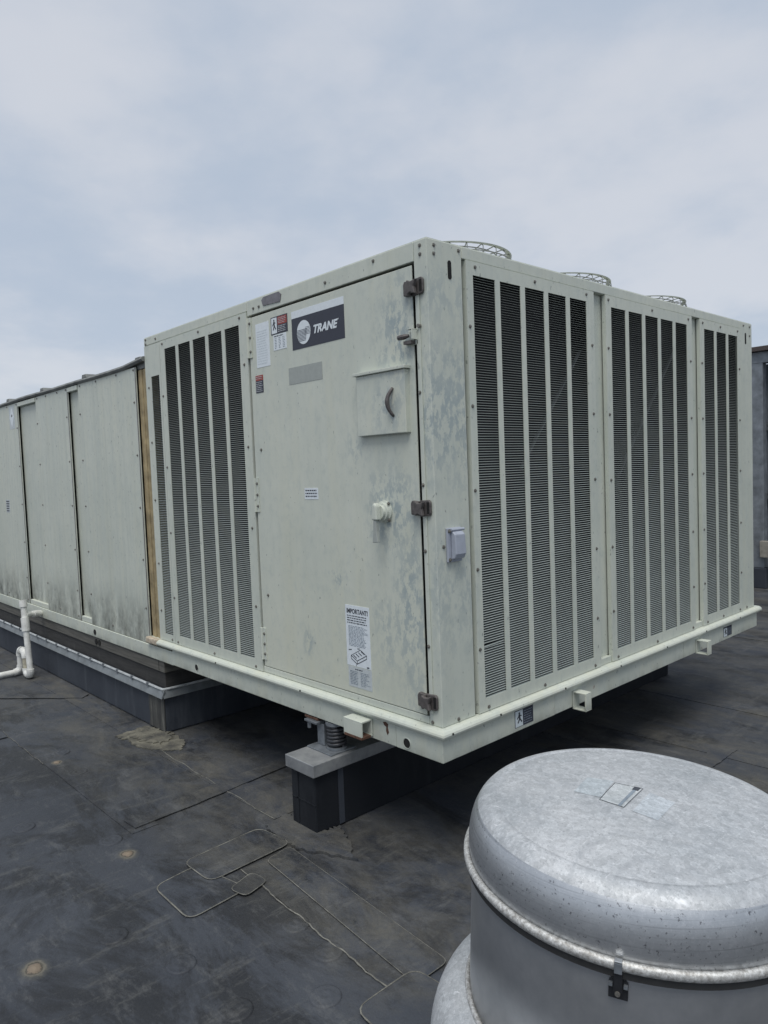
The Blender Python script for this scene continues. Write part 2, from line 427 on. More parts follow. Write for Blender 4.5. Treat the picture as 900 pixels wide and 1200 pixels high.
class MB:
    def __init__(s):
        s.v, s.f = [], []

    def box(s, x0, x1, y0, y1, z0, z1):
        x0, x1 = min(x0, x1), max(x0, x1); y0, y1 = min(y0, y1), max(y0, y1); z0, z1 = min(z0, z1), max(z0, z1)
        b = len(s.v)
        s.v += [(x0, y0, z0), (x1, y0, z0), (x1, y1, z0), (x0, y1, z0), (x0, y0, z1), (x1, y0, z1), (x1, y1, z1), (x0, y1, z1)]
        s.f += [tuple(b+i for i in q) for q in ((0, 3, 2, 1), (4, 5, 6, 7), (0, 1, 5, 4), (1, 2, 6, 5), (2, 3, 7, 6), (3, 0, 4, 7))]
        return s

    def prism(s, pts, ax, a, b):
        """closed polygon pts (2-D) swept along axis ax from a to b"""
        n = len(pts); k = len(s.v)
        for w in (a, b):
            for (u, v) in pts:
                s.v.append({'x': (w, u, v), 'y': (u, w, v), 'z': (u, v, w)}[ax])
        s.f.append(tuple(k+i for i in range(n))[::-1]); s.f.append(tuple(k+n+i for i in range(n)))
        for i in range(n):
            j = (i+1) % n
            s.f.append((k+i, k+j, k+n+j, k+n+i))
        return s

    def tube(s, path, r, n=10, closed=False, cap=True):
        path = [Vector(p) for p in path]; m = len(path); k = len(s.v)
        rs = r if hasattr(r, '__len__') else [r]*m
        ref = None
        for i, p in enumerate(path):
            if closed:
                d = path[(i+1) % m]-path[i-1]
            else:
                d = path[min(i+1, m-1)]-path[max(i-1, 0)]
            d.normalize()
            if ref is None:
                ref = Vector((0, 0, 1)) if abs(d.z) < 0.9 else Vector((1, 0, 0))
            a = (ref-d*ref.dot(d))
            if a.length < 1e-5:
                a = d.orthogonal()
            a.normalize(); ref = a; b = d.cross(a)
            for j in range(n):
                th = 2*math.pi*j/n
                s.v.append(tuple(p+rs[i]*(math.cos(th)*a+math.sin(th)*b)))
        for i in range(m if closed else m-1):
            i2 = (i+1) % m
            for j in range(n):
                j2 = (j+1) % n
                s.f.append((k+i*n+j, k+i*n+j2, k+i2*n+j2, k+i2*n+j))
        if cap and not closed:
            s.f.append(tuple(k+j for j in range(n))[::-1]); s.f.append(tuple(k+(m-1)*n+j for j in range(n)))
        return s

    def lathe(s, prof, n=96, origin=(0, 0, 0), closed=False):
        k = len(s.v); m = len(prof)
        for (r, z) in prof:
            for j in range(n):
                th = 2*math.pi*j/n
                s.v.append((origin[0]+r*math.cos(th), origin[1]+r*math.sin(th), origin[2]+z))
        for i in range(m if closed else m-1):
            i2 = (i+1) % m
            for j in range(n):
                j2 = (j+1) % n
                s.f.append((k+i*n+j, k+i*n+j2, k+i2*n+j2, k+i2*n+j))
        return s

    def poly(s, pts):
        k = len(s.v); s.v += [tuple(p) for p in pts]; s.f.append(tuple(range(k, k+len(pts)))); return s

    def mesh(s, name, mat, bevel=0.0, smooth=False, seg=2):
        me = bpy.data.meshes.new(name)
        me.from_pydata(s.v, [], s.f)
        bm = bmesh.new(); bm.from_mesh(me)
        bmesh.ops.recalc_face_normals(bm, faces=bm.faces)
        if bevel:
            ed = [e for e in bm.edges if len(e.link_faces) == 2 and e.calc_face_angle(0) > 0.6]
            bmesh.ops.bevel(bm, geom=ed, offset=bevel, segments=seg, profile=0.5, affect='EDGES', clamp_overlap=True)
        bm.to_mesh(me); bm.free()
        me.materials.append(MAT[mat])
        if smooth:
            for p in me.polygons:
                p.use_smooth = True
        me.update()
        return me

    def build(s, name, mat, parent=None, bevel=0.0, smooth=False, seg=2):
        return link(name, s.mesh(name, mat, bevel, smooth, seg), parent)


def link(name, me, parent=None, loc=None, rot=None):
    o = bpy.data.objects.new(name, me)
    COL.objects.link(o)
    if parent is not None:
        o.parent = parent
        if parent.type == 'EMPTY':
            o.matrix_parent_inverse = Matrix.LocRotScale(parent.location, parent.rotation_euler, None).inverted()
    if loc is not None:
        o.location = loc
    if rot is not None:
        o.rotation_euler = rot
    return o


def thing(name, label, cat, loc, rot=(0, 0, 0), group=None):
    o = bpy.data.objects.new(name, None); COL.objects.link(o)
    o.location = loc; o.rotation_euler = rot; o.empty_display_size = 0.1
    o['label'] = label; o['category'] = cat
    if group:
        o['group'] = group
    return o


def lab(o, label):
    o['label'] = label; return o


# two faces of the unit: D = door face (plane y=0, looks to -y), Rf = long louvred face (plane x=0, looks to +x)
def F(face, u, out, z):
    return (u, -out, z) if face == 'D' else (out, u, z)


def fbox(mb, face, u0, u1, o0, o1, z0, z1):
    a = F(face, u0, o0, z0); b = F(face, u1, o1, z1)
    return mb.box(a[0], b[0], a[1], b[1], z0, z1)


# shared screw meshes
def screw_mesh(face):
    mb = MB(); n = 6
    k = 0
    for (r, o) in ((0.0085, 0.0), (0.0085, 0.0015), (0.0052, 0.0018), (0.0048, 0.006)):
        for j in range(n):
            th = 2*math.pi*j/n+0.3
            mb.v.append(F(face, r*math.cos(th), o, r*math.sin(th)))
    for i in range(3):
        for j in range(n):
            j2 = (j+1) % n
            mb.f.append((i*n+j, i*n+j2, (i+1)*n+j2, (i+1)*n+j))
    mb.f.append(tuple(3*n+j for j in range(n)))
    return mb.mesh('screw', 'screw_steel')


SCREW = {f: screw_mesh(f) for f in 'DR'}


def screws(face, pts, out, parent):
    for (u, z) in pts:
        link('screw', SCREW[face], parent, F(face, u, out, z))


def text_mesh(txt, size, shear=0.0, offset=0.0, width=1.0):
    cu = bpy.data.curves.new('txt', 'FONT'); cu.body = txt; cu.size = size; cu.shear = shear; cu.offset = offset
    cu.extrude = 0.0004; cu.space_character = width
    o = bpy.data.objects.new('txt', cu); COL.objects.link(o)
    bpy.context.view_layer.update()
    me = bpy.data.meshes.new_from_object(o.evaluated_get(bpy.context.evaluated_depsgraph_get()))
    bpy.data.objects.remove(o); bpy.data.curves.remove(cu)
    return me


def lettering(face, txt, u0, u1, z0, z1, out, mat, parent, shear=0.0, bold=0.0, name='lettering'):
    me = text_mesh(txt, 0.1, shear, bold)
    xs = [v.co.x for v in me.vertices]; ys = [v.co.y for v in me.vertices]
    a, b, c_, d = min(xs), max(xs), min(ys), max(ys)
    for v in me.vertices:
        u = u0+(v.co.x-a)/(b-a)*(u1-u0); z = z0+(v.co.y-c_)/(d-c_)*(z1-z0)
        v.co = F(face, u, out+v.co.z, z)
    me.materials.clear(); me.materials.append(MAT[mat])
    bm = bmesh.new(); bm.from_mesh(me); bmesh.ops.recalc_face_normals(bm, faces=bm.faces); bm.to_mesh(me); bm.free()
    return link(name, me, parent)


def print_lines(face, u0, u1, z0, z1, rows, out, mat, parent, fill=0.55, ragged=0.2, wl=(0.006, 0.02), name='printed_text'):
    mb = MB(); h = (z1-z0)/rows
    for i in range(rows):
        zc = z1-(i+0.5)*h; u = u0; e = u1-random.random()*ragged*(u1-u0)
        while u < e:
            w = random.uniform(*wl)
            fbox(mb, face, u, min(u+w, e), out, out+0.0006, zc-h*fill/2, zc+h*fill/2)
            u += w+0.004
    return mb.build(name, mat, parent)


def label_plate(face, u0, u1, z0, z1, out, mat, parent, name='label', th=0.0012):
    return fbox(MB(), face, u0, u1, out-0.0006, out+th, z0, z1).build(name, mat, parent)


def figure(face, u0, u1, z0, z1, out, mat, parent):
    """small pictogram of a falling figure"""
    mb = MB()
    def P(a, b):
        return (u0+a*(u1-u0), z0+b*(z1-z0))
    def limb(a, b, w):
        p, q = Vector(P(*a)), Vector(P(*b)); d = (q-p).normalized(); n = Vector((-d.y, d.x))*w*(u1-u0)
        pts = [p+n, q+n, q-n, p-n]
        k = len(mb.v)
        for o in (out, out+0.0008):
            mb.v += [F(face, c.x, o, c.y) for c in pts]
        mb.f += [(k, k+1, k+2, k+3), (k+4, k+5, k+6, k+7)] + [(k+i, k+(i+1) % 4, k+4+(i+1) % 4, k+4+i) for i in range(4)]
    limb((0.45, 0.92), (0.55, 0.80), 0.10)
    limb((0.48, 0.78), (0.55, 0.45), 0.11)
    limb((0.50, 0.74), (0.18, 0.50), 0.05)
    limb((0.52, 0.74), (0.80, 0.66), 0.05)
    limb((0.54, 0.48), (0.30, 0.20), 0.07)
    limb((0.56, 0.48), (0.85, 0.22), 0.07)
    return mb.build('pictogram', mat, parent)


# ------------------------------------------------------------------ roof
mb = MB()
mb.poly([(-150, -150, 0), (150, -150, 0), (150, 150, 0), (-150, 150, 0)])
roof = mb.build('roof', 'membrane_roof'); roof['kind'] = 'structure'


def sheet(pts, z, th=0.004, name='membrane_seam', mat='membrane_patch', parent=roof, bevel=0.0):
    mb = MB(); mb.prism([(p[0], p[1]) for p in pts], 'z', z-th+0.0005, z+0.0005)
    return mb.build(name, mat, parent, bevel)


def wavy_line(p, q, amp=0.006, n=40, seed=0):
    rr = random.Random(seed); p, q = Vector(p), Vector(q); d = q-p; nn = Vector((-d.y, d.x)).normalized()
    ph = rr.random()*6
    return [p+d*(i/n)+nn*amp*(math.sin(ph+i*0.55)*0.5+rr.uniform(-0.5, 0.5)) for i in range(n+1)]


def bead(pts, r=0.004, mat='sealant', name='sealant_bead', z=0.0045):
    rr = random.Random(len(pts))
    mb = MB(); mb.tube([(p[0], p[1], z) for p in pts], [r*rr.uniform(0.6, 1.2) for _ in pts], 5)
    return mb.build(name, mat, roof)


def strip(p, q, w, z=0.003, seed=0):
    a = wavy_line(p, q, 0.006, 24, seed); b = wavy_line(p, q, 0.004, 24, seed+50)
    d = (Vector(q)-Vector(p)).normalized(); n = Vector((-d.y, d.x))*w
    return sheet([tuple(v) for v in a]+[tuple(v+n) for v in reversed(b)], z)


def round_rect(pts, rad=0.05, seg=4):
    out = []; m = len(pts)
    for i in range(m):
        p0, p1, p2 = Vector(pts[i-1]), Vector(pts[i]), Vector(pts[(i+1) % m])
        a = p1+(p0-p1).normalized()*rad; b = p1+(p2-p1).normalized()*rad
        for k in range(seg+1):
            t_ = k/seg
            out.append(a*(1-t_)**2+p1*2*t_*(1-t_)+b*t_**2)
    return out


strip((-9.0, -0.74), (-1.30, -0.735), 0.13, seed=1)
strip((-9.0, -0.20), (-0.93, -0.20), 0.14, seed=2)
strip((-1.33, -0.70), (-1.45, 0.9), 0.12, 0.008, seed=3)
strip((-4.15, -0.56), (-3.62, -0.10), 0.10, 0.009, seed=4)
strip((-0.66, -0.545), (0.30, -0.595), 0.16, seed=5)
strip((-3.0, 2.88), (6.0, 2.80), -0.14, seed=6)
strip((-0.6, 2.03), (6.0, 2.12), -0.14, seed=7)
strip((-0.7, 1.72), (6.0, 1.78), -0.14, 0.0045, seed=8)
strip((-2.0, 4.86), (6.0, 4.6), -0.14, seed=9)
strip((-2.0, 6.1), (6.0, 6.0), -0.14, seed=10)
strip((0.31, 1.5), (0.31, 2.05), 0.10, 0.008, seed=11)
strip((-3.2, -1.9), (-3.15, -0.75), 0.10, 0.008, seed=12)
strip((-4.6, -2.4), (-4.5, -0.75), 0.10, 0.008, seed=13)
bead(wavy_line((-0.66, -0.545), (0.30, -0.595), 0.006, 40, 5), 0.0032)
bead(wavy_line((-2.25, -0.17), (-0.93, -0.20), 0.006, 50, 2), 0.0018)
bead(wavy_line((-3.3, -0.742), (-2.5, -0.74), 0.006, 40, 1), 0.0014)
# patches with sealed edges
for pts, z, rad, br in ((((-0.885, -0.69), (-0.90, -0.30), (-0.68, -0.275), (-0.665, -0.685)), 0.009, 0.05, 0.0024),
                        (((-0.805, -0.86), (-0.825, -0.66), (-0.52, -0.60), (-0.50, -0.865)), 0.005, 0.05, 0.0030),
                        (((0.285, -0.73), (0.285, -0.475), (0.60, -0.46), (0.60, -0.75)), 0.010, 0.05, 0.0028),
                        (((-0.64, -0.435), (-0.66, -0.30), (0.34, -0.37), (0.34, -0.525)), 0.0085, 0.03, 0.0014),
                        (((-0.56, -0.66), (-0.60, -0.53), (-0.50, -0.52), (-0.47, -0.64)), 0.0105, 0.03, 0.0018)):
    rp = round_rect(pts, rad)
    sheet([tuple(v) for v in rp], z, name='membrane_patch')
    bead(rp+[rp[0]], br, z=z+0.0006)
# fastener plates telegraphing through the membrane: low stepped discs
PL = MB().lathe([(0.052, -0.002), (0.050, 0.003), (0.044, 0.0042), (0.036, 0.0030), (0.030, 0.0032), (0.024, 0.0055), (0.013, 0.0060), (0.009, 0.004), (0.0005, 0.004)], 20).mesh('fastener_plate', 'membrane_patch', smooth=True)
for (x, y) in ((-0.198, -0.601), (0.009, -0.614), (0.17, -0.752), (-1.752, -1.067), (-1.317, -0.824), (-0.62, -1.10), (-0.30, -1.0), (-2.1, -1.25), (0.02, -0.98), (-0.9, -1.5), (-2.6, -1.05), (-2.61, -0.60), (-2.224, -0.642)):
    link('fastener_plate', PL, roof, (x, y, 0.001))
RS = MB().lathe([(0.105, -0.0028), (0.085, -0.001), (0.045, 0.003), (0.038, 0.002), (0.032, 0.004), (0.0005, 0.0045)], 28).mesh('rusted_plate', 'membrane_rusted', smooth=True)
for (x, y, k) in ((-0.635, -1.365, 0.82), (-1.134, -0.824, 0.75), (-2.46, -0.676, 0.62)):
    o = link('rusted_plate', RS, roof, (x, y, 0.003)); o.scale = (k, k*0.8, 1)
# spilled mortar/sealant apron by the curb corner
def ragged(pts, amp, seed, sub=9):
    rr = random.Random(seed); out = []
    for i in range(len(pts)):
        a, b = Vector(pts[i]), Vector(pts[(i+1) % len(pts)]); d = b-a; n_ = Vector((-d.y, d.x)).normalized()
        for k in range(sub):
            out.append(tuple(a+d*(k/sub)+n_*amp*rr.uniform(-1, 1)))
    return out


sheet(ragged([(-2.62, -0.27), (-2.66, -0.05), (-2.42, 0.02), (-2.20, 0.0), (-2.08, -0.09), (-2.16, -0.17), (-2.36, -0.24), (-2.48, -0.23)], 0.014, 3), 0.007, 0.007, 'sealant_apron', 'beige_mortar')
sheet(ragged([(-2.56, -0.20), (-2.58, -0.04), (-2.42, 0.0), (-2.30, -0.03), (-2.26, -0.12), (-2.40, -0.19)], 0.02, 8), 0.014, 0.008, 'sealant_apron', 'beige_mortar')
sheet(ragged([(-0.93, -0.13), (-0.90, -0.27), (-0.73, -0.29), (-0.60, -0.28), (-0.36, -0.17), (-0.5, -0.10), (-0.64, -0.03), (-0.655, -0.12), (-0.84, -0.12)], 0.012, 5), 0.0115, 0.011, 'sealant_apron', 'membrane_patch')

# ------------------------------------------------------------------ rooftop unit
unit = thing('rooftop_unit', 'large grey-green packaged rooftop air conditioning unit with louvred cabinet, raised above the roof', 'air conditioner', (-2.0, 1.5, 0.475))
ZB, ZT, L, W = 0.61, 2.51, 3.125, 2.451

# dark interior, roof sheet, floor
MB().box(-W+0.01, -0.085, 0.075, L-0.01, 0.615, 2.495).build('coil_core', 'coil_baffle_dark', unit)
MB().box(-W, -0.004, 0.004, L-0.004, 2.497, 2.5135).build('top_panel', 'paint_body', unit)
# corner posts
o = MB().box(-0.07, 0.0, 0.0, 0.2, ZB, ZT).build('corner_post', 'paint_post', unit, 0.003)
screws('R', [(0.041, 2.488), (0.039, 2.456), (0.183, 2.49), (0.095, 0.623)], 0.0, o)
screws('D', [(-0.035, 2.488), (-0.035, 2.455), (-0.053, 0.622)], 0.0, o)
mb = MB()          # lifting slot in the post: dark recess plate with rim
pts = [(0.127+0.011*math.cos(a), 2.407+(0.026 if math.sin(a) > 0 else -0.026)+0.011*math.sin(a)) for a in [i*math.pi/8 for i in range(16)]]
mb.prism(pts, 'x', -0.01, 0.0012); mb.build('slot', 'dark_hole', o)
o2 = MB().box(-0.2, 0.0, 2.935, L, ZB, ZT).build('corner_post', 'paint_body', unit, 0.003)
screws('R', [(2.985, 2.488), (3.085, 2.488), (3.085, 2.43), (3.0, 0.625)], 0.0, o2)
pts = [(3.02+0.011*math.cos(a), 2.407+(0.026 if math.sin(a) > 0 else -0.026)+0.011*math.sin(a)) for a in [i*math.pi/8 for i in range(16)]]
MB().prism(pts, 'x', -0.01, 0.0012).build('slot', 'dark_hole', o2)
# weather strip beside the door
o = MB().box(-0.063, -0.044, -0.006, 0.0, 0.66, 2.33).build('weather_strip', 'paint_body', unit, 0.002)
screws('D', [(-0.055, 1.93), (-0.055, 1.57), (-0.055, 1.31), (-0.055, 0.93)], 0.006, o)
# top rails
o = MB().box(-W, -1.262, -0.001, 0.06, 2.462, ZT).build('top_rail', 'paint_body', unit, 0.003)
screws('D', [(-2.425, 2.497), (-2.425, 2.47), (-2.29, 2.485)], 0.001, o)
o = MB().box(-1.2605, -0.0715, -0.001, 0.06, 2.436, ZT).build('top_rail', 'paint_body', unit, 0.003)
screws('D', [(-1.2, 2.465), (-1.15, 2.465), (-0.62, 2.47), (-0.30, 2.49)], 0.001, o)
MB().prism([(-1.11, 2.462), (-0.965, 2.455), (-0.955, 2.488), (-0.975, 2.503), (-1.105, 2.502), (-1.122, 2.49)], 'y', -0.0045, -0.0012).build('metal_tag', 'tag_metal', unit)
o = MB().box(-0.06, 0.001, 0.2015, 2.9335, 2.4635, ZT).build('top_rail', 'paint_body', unit, 0.003)
# recess behind gaps on the long face
MB().box(-0.075, -0.035, 0.2005, 0.26, ZB, 2.4625).build('post_return', 'paint_body', unit)
MB().box(-0.2, -0.03, 2.929, 2.9345, 0.62, 2.46).build('dark_baffle', 'coil_baffle_dark', unit)  # dark sheet added to stop the lit post side showing through the slats
for (a, b) in ((1.167, 1.273), (2.227, 2.333)):
    o = MB().box(-0.031, -0.026, a-0.002, b+0.03, 0.645, 2.4625).build('mullion', 'paint_body', unit)
    MB().box(-0.08, -0.002, a+0.001, b-0.001, 0.6105, 0.644).build('sill', 'paint_body', o, 0.002)

# ---- louvre panels
PITCH_S = 0.0105


def slat_mesh(face, w, name='slat'):
    # sloping sheet: outer edge low, inner edge high
    prof = [(0.0036, 0.0), (0.0042, 0.0003), (0.0040, 0.0007), (-0.0034, 0.0031), (-0.0037, 0.0025)]
    mb = MB(); n = len(prof)
    for u in (-w/2, w/2):
        mb.v += [F(face, u, p[0], p[1]) for p in prof]
    for i in range(n):
        j = (i+1) % n
        mb.f.append((i, j, n+j, n+i))
    return mb


single_budget = 300


def louver_panel(face, u0, u1, z0, z1, cols, lz0, lz1, out, scr, singles=0, mat='paint_louver'):
    """stamped panel: frame with openings, slats in each opening. Every slat of the first `singles` columns is its own part"""
    mb = MB(); th = 0.004
    fbox(mb, face, u0, u1, out-th, out, lz1, z1)
    fbox(mb, face, u0, u1, out-th, out, z0, lz0)
    es = [u0]+[c for ab in cols for c in ab]+[u1]
    for i in range(0, len(es), 2):
        fbox(mb, face, es[i], es[i+1], out-th, out, lz0, lz1)
    fbox(mb, face, u0, u0+0.004, out-0.022, out-th, z0, z1)
    fbox(mb, face, u1-0.004, u1, out-0.022, out-th, z0, z1)
    fbox(mb, face, u0+0.004, u1-0.004, out-0.022, out-th, z1-0.004, z1)
    p = mb.build('louver_panel', mat, unit)
    n = int(round((lz1-lz0)/PITCH_S)); pitch = (lz1-lz0)/n
    for ci, (a, b) in enumerate(cols):
        if ci < singles:
            me = slat_mesh(face, b-a).mesh('slat', 'slat_paint')
            for k in range(n):
                jit = 0.0
                o = link('slat', me, p, F(face, (a+b)/2, out-0.006, lz0+k*pitch+0.0006))
                if face == 'R' and k == 21:          # one fin knocked down
                    o.rotation_euler[0] = 0.035; o.location.z -= 0.003
                elif random.random() < 0.10:
                    o.rotation_euler[0 if face == 'R' else 1] = random.uniform(-0.006, 0.006)
        else:
            mb = MB()
            base = slat_mesh(face, b-a)
            for k in range(n):
                off = Vector(F(face, (a+b)/2, out-0.006, lz0+k*pitch+0.0006)); q = len(mb.v)
                tw = random.uniform(-0.0006, 0.0006) if random.random() < 0.12 else 0.0
                for v in base.v:
                    w_ = Vector(v)+off
                    s_ = (v[1] if face == 'R' else v[0])/((b-a)/2)
                    mb.v.append((w_.x, w_.y, w_.z+tw*s_))
                mb.f += [tuple(q+i for i in f) for f in base.f]
            o = mb.build('slat_bank', 'slat_paint', p); o['kind'] = 'stuff'
    screws(face, scr, out, p)
    return p


def colset(start, n, w=0.1415, pitch=0.174):
    return [(start+i*pitch, start+i*pitch+w) for i in range(n)]


LZ0, LZ1 = 0.667, 2.407
louver_panel('R', 0.221, 1.166, 0.612, 2.4615, colset(0.2625, 5), LZ0, LZ1, 0.004,
             [(0.277, 2.44), (0.684, 2.44), (1.10, 2.44), (0.236, 2.199), (0.236, 1.88), (0.236, 1.537), (0.236, 1.212), (0.236, 0.879),
              (0.281, 0.628), (0.684, 0.628), (1.11, 0.628), (1.143, 2.201), (1.143, 1.87), (1.143, 1.55), (1.143, 1.207), (1.14, 0.86)], singles=1)
louver_panel('R', 1.275, 2.2255, 0.612, 2.4615, colset(1.326, 5), LZ0, LZ1, 0.004,
             [(1.30, 2.44), (1.75, 2.44), (2.18, 2.44), (1.293, 2.2), (1.293, 1.87), (1.293, 1.54), (1.293, 1.2), (1.293, 0.87), (1.33, 0.628), (1.75, 0.628), (2.19, 0.628),
              (2.205, 2.2), (2.205, 1.87), (2.205, 1.54), (2.205, 1.2), (2.205, 0.87)], singles=0)
louver_panel('R', 2.335, 2.926, 0.612, 2.4615, colset(2.391, 3), LZ0, LZ1, 0.004,
             [(2.37, 2.44), (2.62, 2.44), (2.88, 2.44), (2.356, 2.2), (2.356, 1.87), (2.356, 1.54), (2.356, 1.2), (2.356, 0.87), (2.39, 0.628), (2.62, 0.628), (2.88, 0.628),
              (2.905, 2.2), (2.905, 1.87), (2.905, 1.54), (2.905, 1.2), (2.905, 0.87)])
louver_panel('D', -2.236, -1.266, 0.612, 2.459, colset(-2.178, 5), LZ0, LZ1, 0.004,
             [(-2.20, 2.44), (-1.76, 2.44), (-1.33, 2.44), (-2.218, 2.13), (-2.218, 1.7), (-2.218, 1.3), (-2.218, 0.9), (-2.2, 0.628), (-1.76, 0.628), (-1.33, 0.628),
              (-1.302, 2.2), (-1.302, 1.78), (-1.302, 1.36), (-1.302, 0.95)], singles=1)
louver_panel('D', -W, -2.2435, 0.6125, 2.459, [(-2.375, -2.266)], 0.655, 2.265, 0.002,
             [(-2.41, 2.2), (-2.41, 1.86), (-2.41, 1.5), (-2.41, 1.1), (-2.41, 0.8), (-2.28, 0.63)])
# coil braces glimpsed through the slats
for (ya, za, yb, zb) in ((0.62, 1.62, 1.12, 2.18), (1.45, 1.55, 2.1, 2.25)):
    MB().tube([(-0.05, ya, za), (-0.05, yb, zb)], 0.008, 6).build('coil_brace', 'brace_dim', unit)

# ---- door
door = MB().box(-1.252, -0.0835, 0.0, 0.006, 0.645, 2.4245).build('access_door', 'paint_door', unit, 0.002)
MB().box(-1.2635, -0.0715, 0.052, 0.074, 0.6155, 2.435).build('door_gasket', 'gasket', unit)
MB().box(-1.2625, -0.072, 0.0, 0.05, 0.6112, 0.6415).build('door_sill', 'paint_body', unit, 0.002)
DO = 0.0
screws('D', [(-1.19, 1.76), (-1.19, 1.02)], DO, door)
# hinges
for (za, zb) in ((2.225, 2.425), (1.445, 1.62), (0.68, 0.845)):
    h = MB()
    h.tube([(-1.2565, -0.006, za), (-1.2565, -0.006, zb)], 0.008, 8)
    h.box(-1.249, -1.226, -0.005, -0.0004, za, zb)
    h = h.build('hinge', 'paint_body', door)
    screws('D', [(-1.236, za+0.03), (-1.236, (za+zb)/2), (-1.236, zb-0.03)], 0.005, h)


# latches: dark butterfly handle over the door edge
def latch(z, wing=1):
    m = MB()
    m.prism([(-0.118, z-0.026), (-0.078, z-0.030), (-0.075, z+0.026), (-0.112, z+0.030), (-0.119, z+0.018)], 'y', -0.016, 0.0095)
    m.prism([(-0.074, z-0.034), (-0.022, z-0.030), (-0.016, z-0.018), (-0.016, z+0.022), (-0.024, z+0.033), (-0.073, z+0.030)], 'y', -0.012, -0.001)
    o = m.build('latch', 'latch_bronze', door, 0.003)
    k = MB()
    k.prism([(-0.092, z-0.010), (-0.080, z-0.030), (-0.066, z-0.022), (-0.052, z-0.028), (-0.040, z-0.030), (-0.046, z-0.002), (-0.036, z+0.026), (-0.052, z+0.022), (-0.066, z+0.020), (-0.082, z+0.028), (-0.088, z+0.010)], 'y', -0.034, -0.0165)
    k.build('knob', 'latch_bronze', o, 0.004)
    MB().box(-0.034, -0.020, -0.0125, -0.0119, z-0.022, z+0.024).build('pocket', 'dark_hole', o)


for z in (2.335, 1.480, 0.707):
    latch(z)
# hasp with padlock tongue
h = MB()
h.box(-0.098, -0.056, -0.012, 0.0095, 2.165, 2.172)
h.box(-0.085, -0.058, -0.036, 0.009, 2.1725, 2.176)
h.box(-0.062, -0.058, -0.036, 0.009, 2.135, 2.172)
h.box(-0.120, -0.056, -0.006, 0.009, 2.118, 2.134)
h = h.build('hasp', 'paint_body', door, 0.001)
MB().tube([(-0.138, -0.030, 2.150), (-0.108, -0.030, 2.150), (-0.088, -0.022, 2.152)], [0.010, 0.011, 0.006], 8).build('hasp_pin', 'latch_bronze', h)
MB().box(-0.112, -0.070, -0.03, 0.009, 2.120, 2.133).build('hasp_bar', 'latch_bronze', h)
MB().tube([(-0.046, -0.014, 2.185), (-0.046, -0.002, 2.185)], 0.008, 8).build('rivet', 'screw_steel', h)

# control-window cover: shallow box with drip hood and bow handle
b = MB().box(-0.410, -0.118, -0.026, 0.003, 1.780, 2.030).build('inspection_cover', 'paint_door', door, 0.003)
MB().box(-0.421, -0.108, -0.036, 0.003, 2.031, 2.044).build('drip_hood', 'paint_body', b, 0.002)
MB().box(-0.416, -0.4105, -0.012, 0.0095, 1.782, 2.03).build('edge_strip', 'paint_body', b)
hp = []
for i in range(13):
    a = (i/12-0.5)*2
    hp.append((-0.198+0.012*a*a, -0.0265-0.022*(1-a*a), 1.905+0.056*a))
MB().tube(hp, [0.006+0.004*(1-abs(i/6-1)) for i in range(13)], 8).build('bow_handle', 'latch_bronze', b, smooth=True)

# rotary disconnect switch: stepped round boss, nose, lever
s = MB()
prof = [(0.046, 0.0), (0.046, 0.008), (0.039, 0.010), (0.038, 0.022), (0.030, 0.024), (0.029, 0.034), (0.0005, 0.035)]
n = 28
for (r, o_) in prof:
    for j in range(n):
        th = 2*math.pi*j/n
        s.v.append((-0.288+r*math.cos(th), -0.0004-o_, 1.462+r*math.sin(th)))
for i in range(len(prof)-1):
    for j in range(n):
        j2 = (j+1) % n
        s.f.append((i*n+j, i*n+j2, (i+1)*n+j2, (i+1)*n+j))
sw = s.build('disconnect_switch', 'paint_body', door, smooth=False)
MB().prism([(-0.304, 1.430), (-0.300, 1.490), (-0.288, 1.503), (-0.276, 1.490), (-0.272, 1.430)], 'y', -0.064, -0.034).build('nose', 'paint_body', sw, 0.006)
MB().prism([(-0.298, 1.4295), (-0.280, 1.4295), (-0.280, 1.385), (-0.274, 1.338), (-0.306, 1.336), (-0.300, 1.385)], 'y', -0.060, -0.044).build('lever', 'label_grey', sw, 0.003)
for (dx, dz) in ((-0.034, -0.034), (0.034, -0.034), (0.034, 0.034)):
    link('screw', SCREW['D'], sw, (-0.288+dx*1.0, -0.0084, 1.462+dz))

# ---- labels on the door
white = label_plate('D', -0.883, -0.499, 2.356, 2.389, DO, 'label_white', door, 'name_label')
navy = label_plate('D', -0.883, -0.499, 2.211, 2.3555, DO, 'label_navy', door, 'name_label')
lab(navy, 'navy name label reading TRANE with striped white globe'); lab(white, 'white strip above the navy name label')
lettering('D', 'TRANE', -0.716, -0.542, 2.2635, 2.3015, DO+0.0018, 'label_white', navy, shear=0.28, bold=0.004)
lettering('D', "'", -0.541, -0.536, 2.296, 2.3015, DO+0.0018, 'label_white', navy, shear=0.2, name='trade_dot')
# striped globe: ellipse disc with dark bands cut as bars
cxg, czg, ra, rb = -0.791, 2.2825, 0.0515, 0.054
ring = [(cxg+ra*math.cos(i*math.pi/24), czg+rb*math.sin(i*math.pi/24)) for i in range(48)]
MB().prism(ring, 'y', -DO-0.0026, -DO-0.0013).build('globe', 'label_white', navy)
m = MB()
for i in range(9):
    z = czg+0.012-i*0.0062
    half = ra*math.sqrt(max(0, 1-((z-czg)/rb)**2))
    left = cxg-half+0.001
    rightx = cxg+0.026-i*0.0012
    fbox(m, 'D', left, rightx, DO+0.0026, DO+0.0031, z-0.0012, z+0.0012)
for i in range(6):
    z = czg+0.0105-i*0.0062+0.0062*1.5
    half = ra*math.sqrt(max(0, 1-((z-czg)/rb)**2))
    fbox(m, 'D', cxg+0.012-i*0.001, cxg+half-0.001, DO+0.0026, DO+0.003, z-0.0009, z+0.0009)
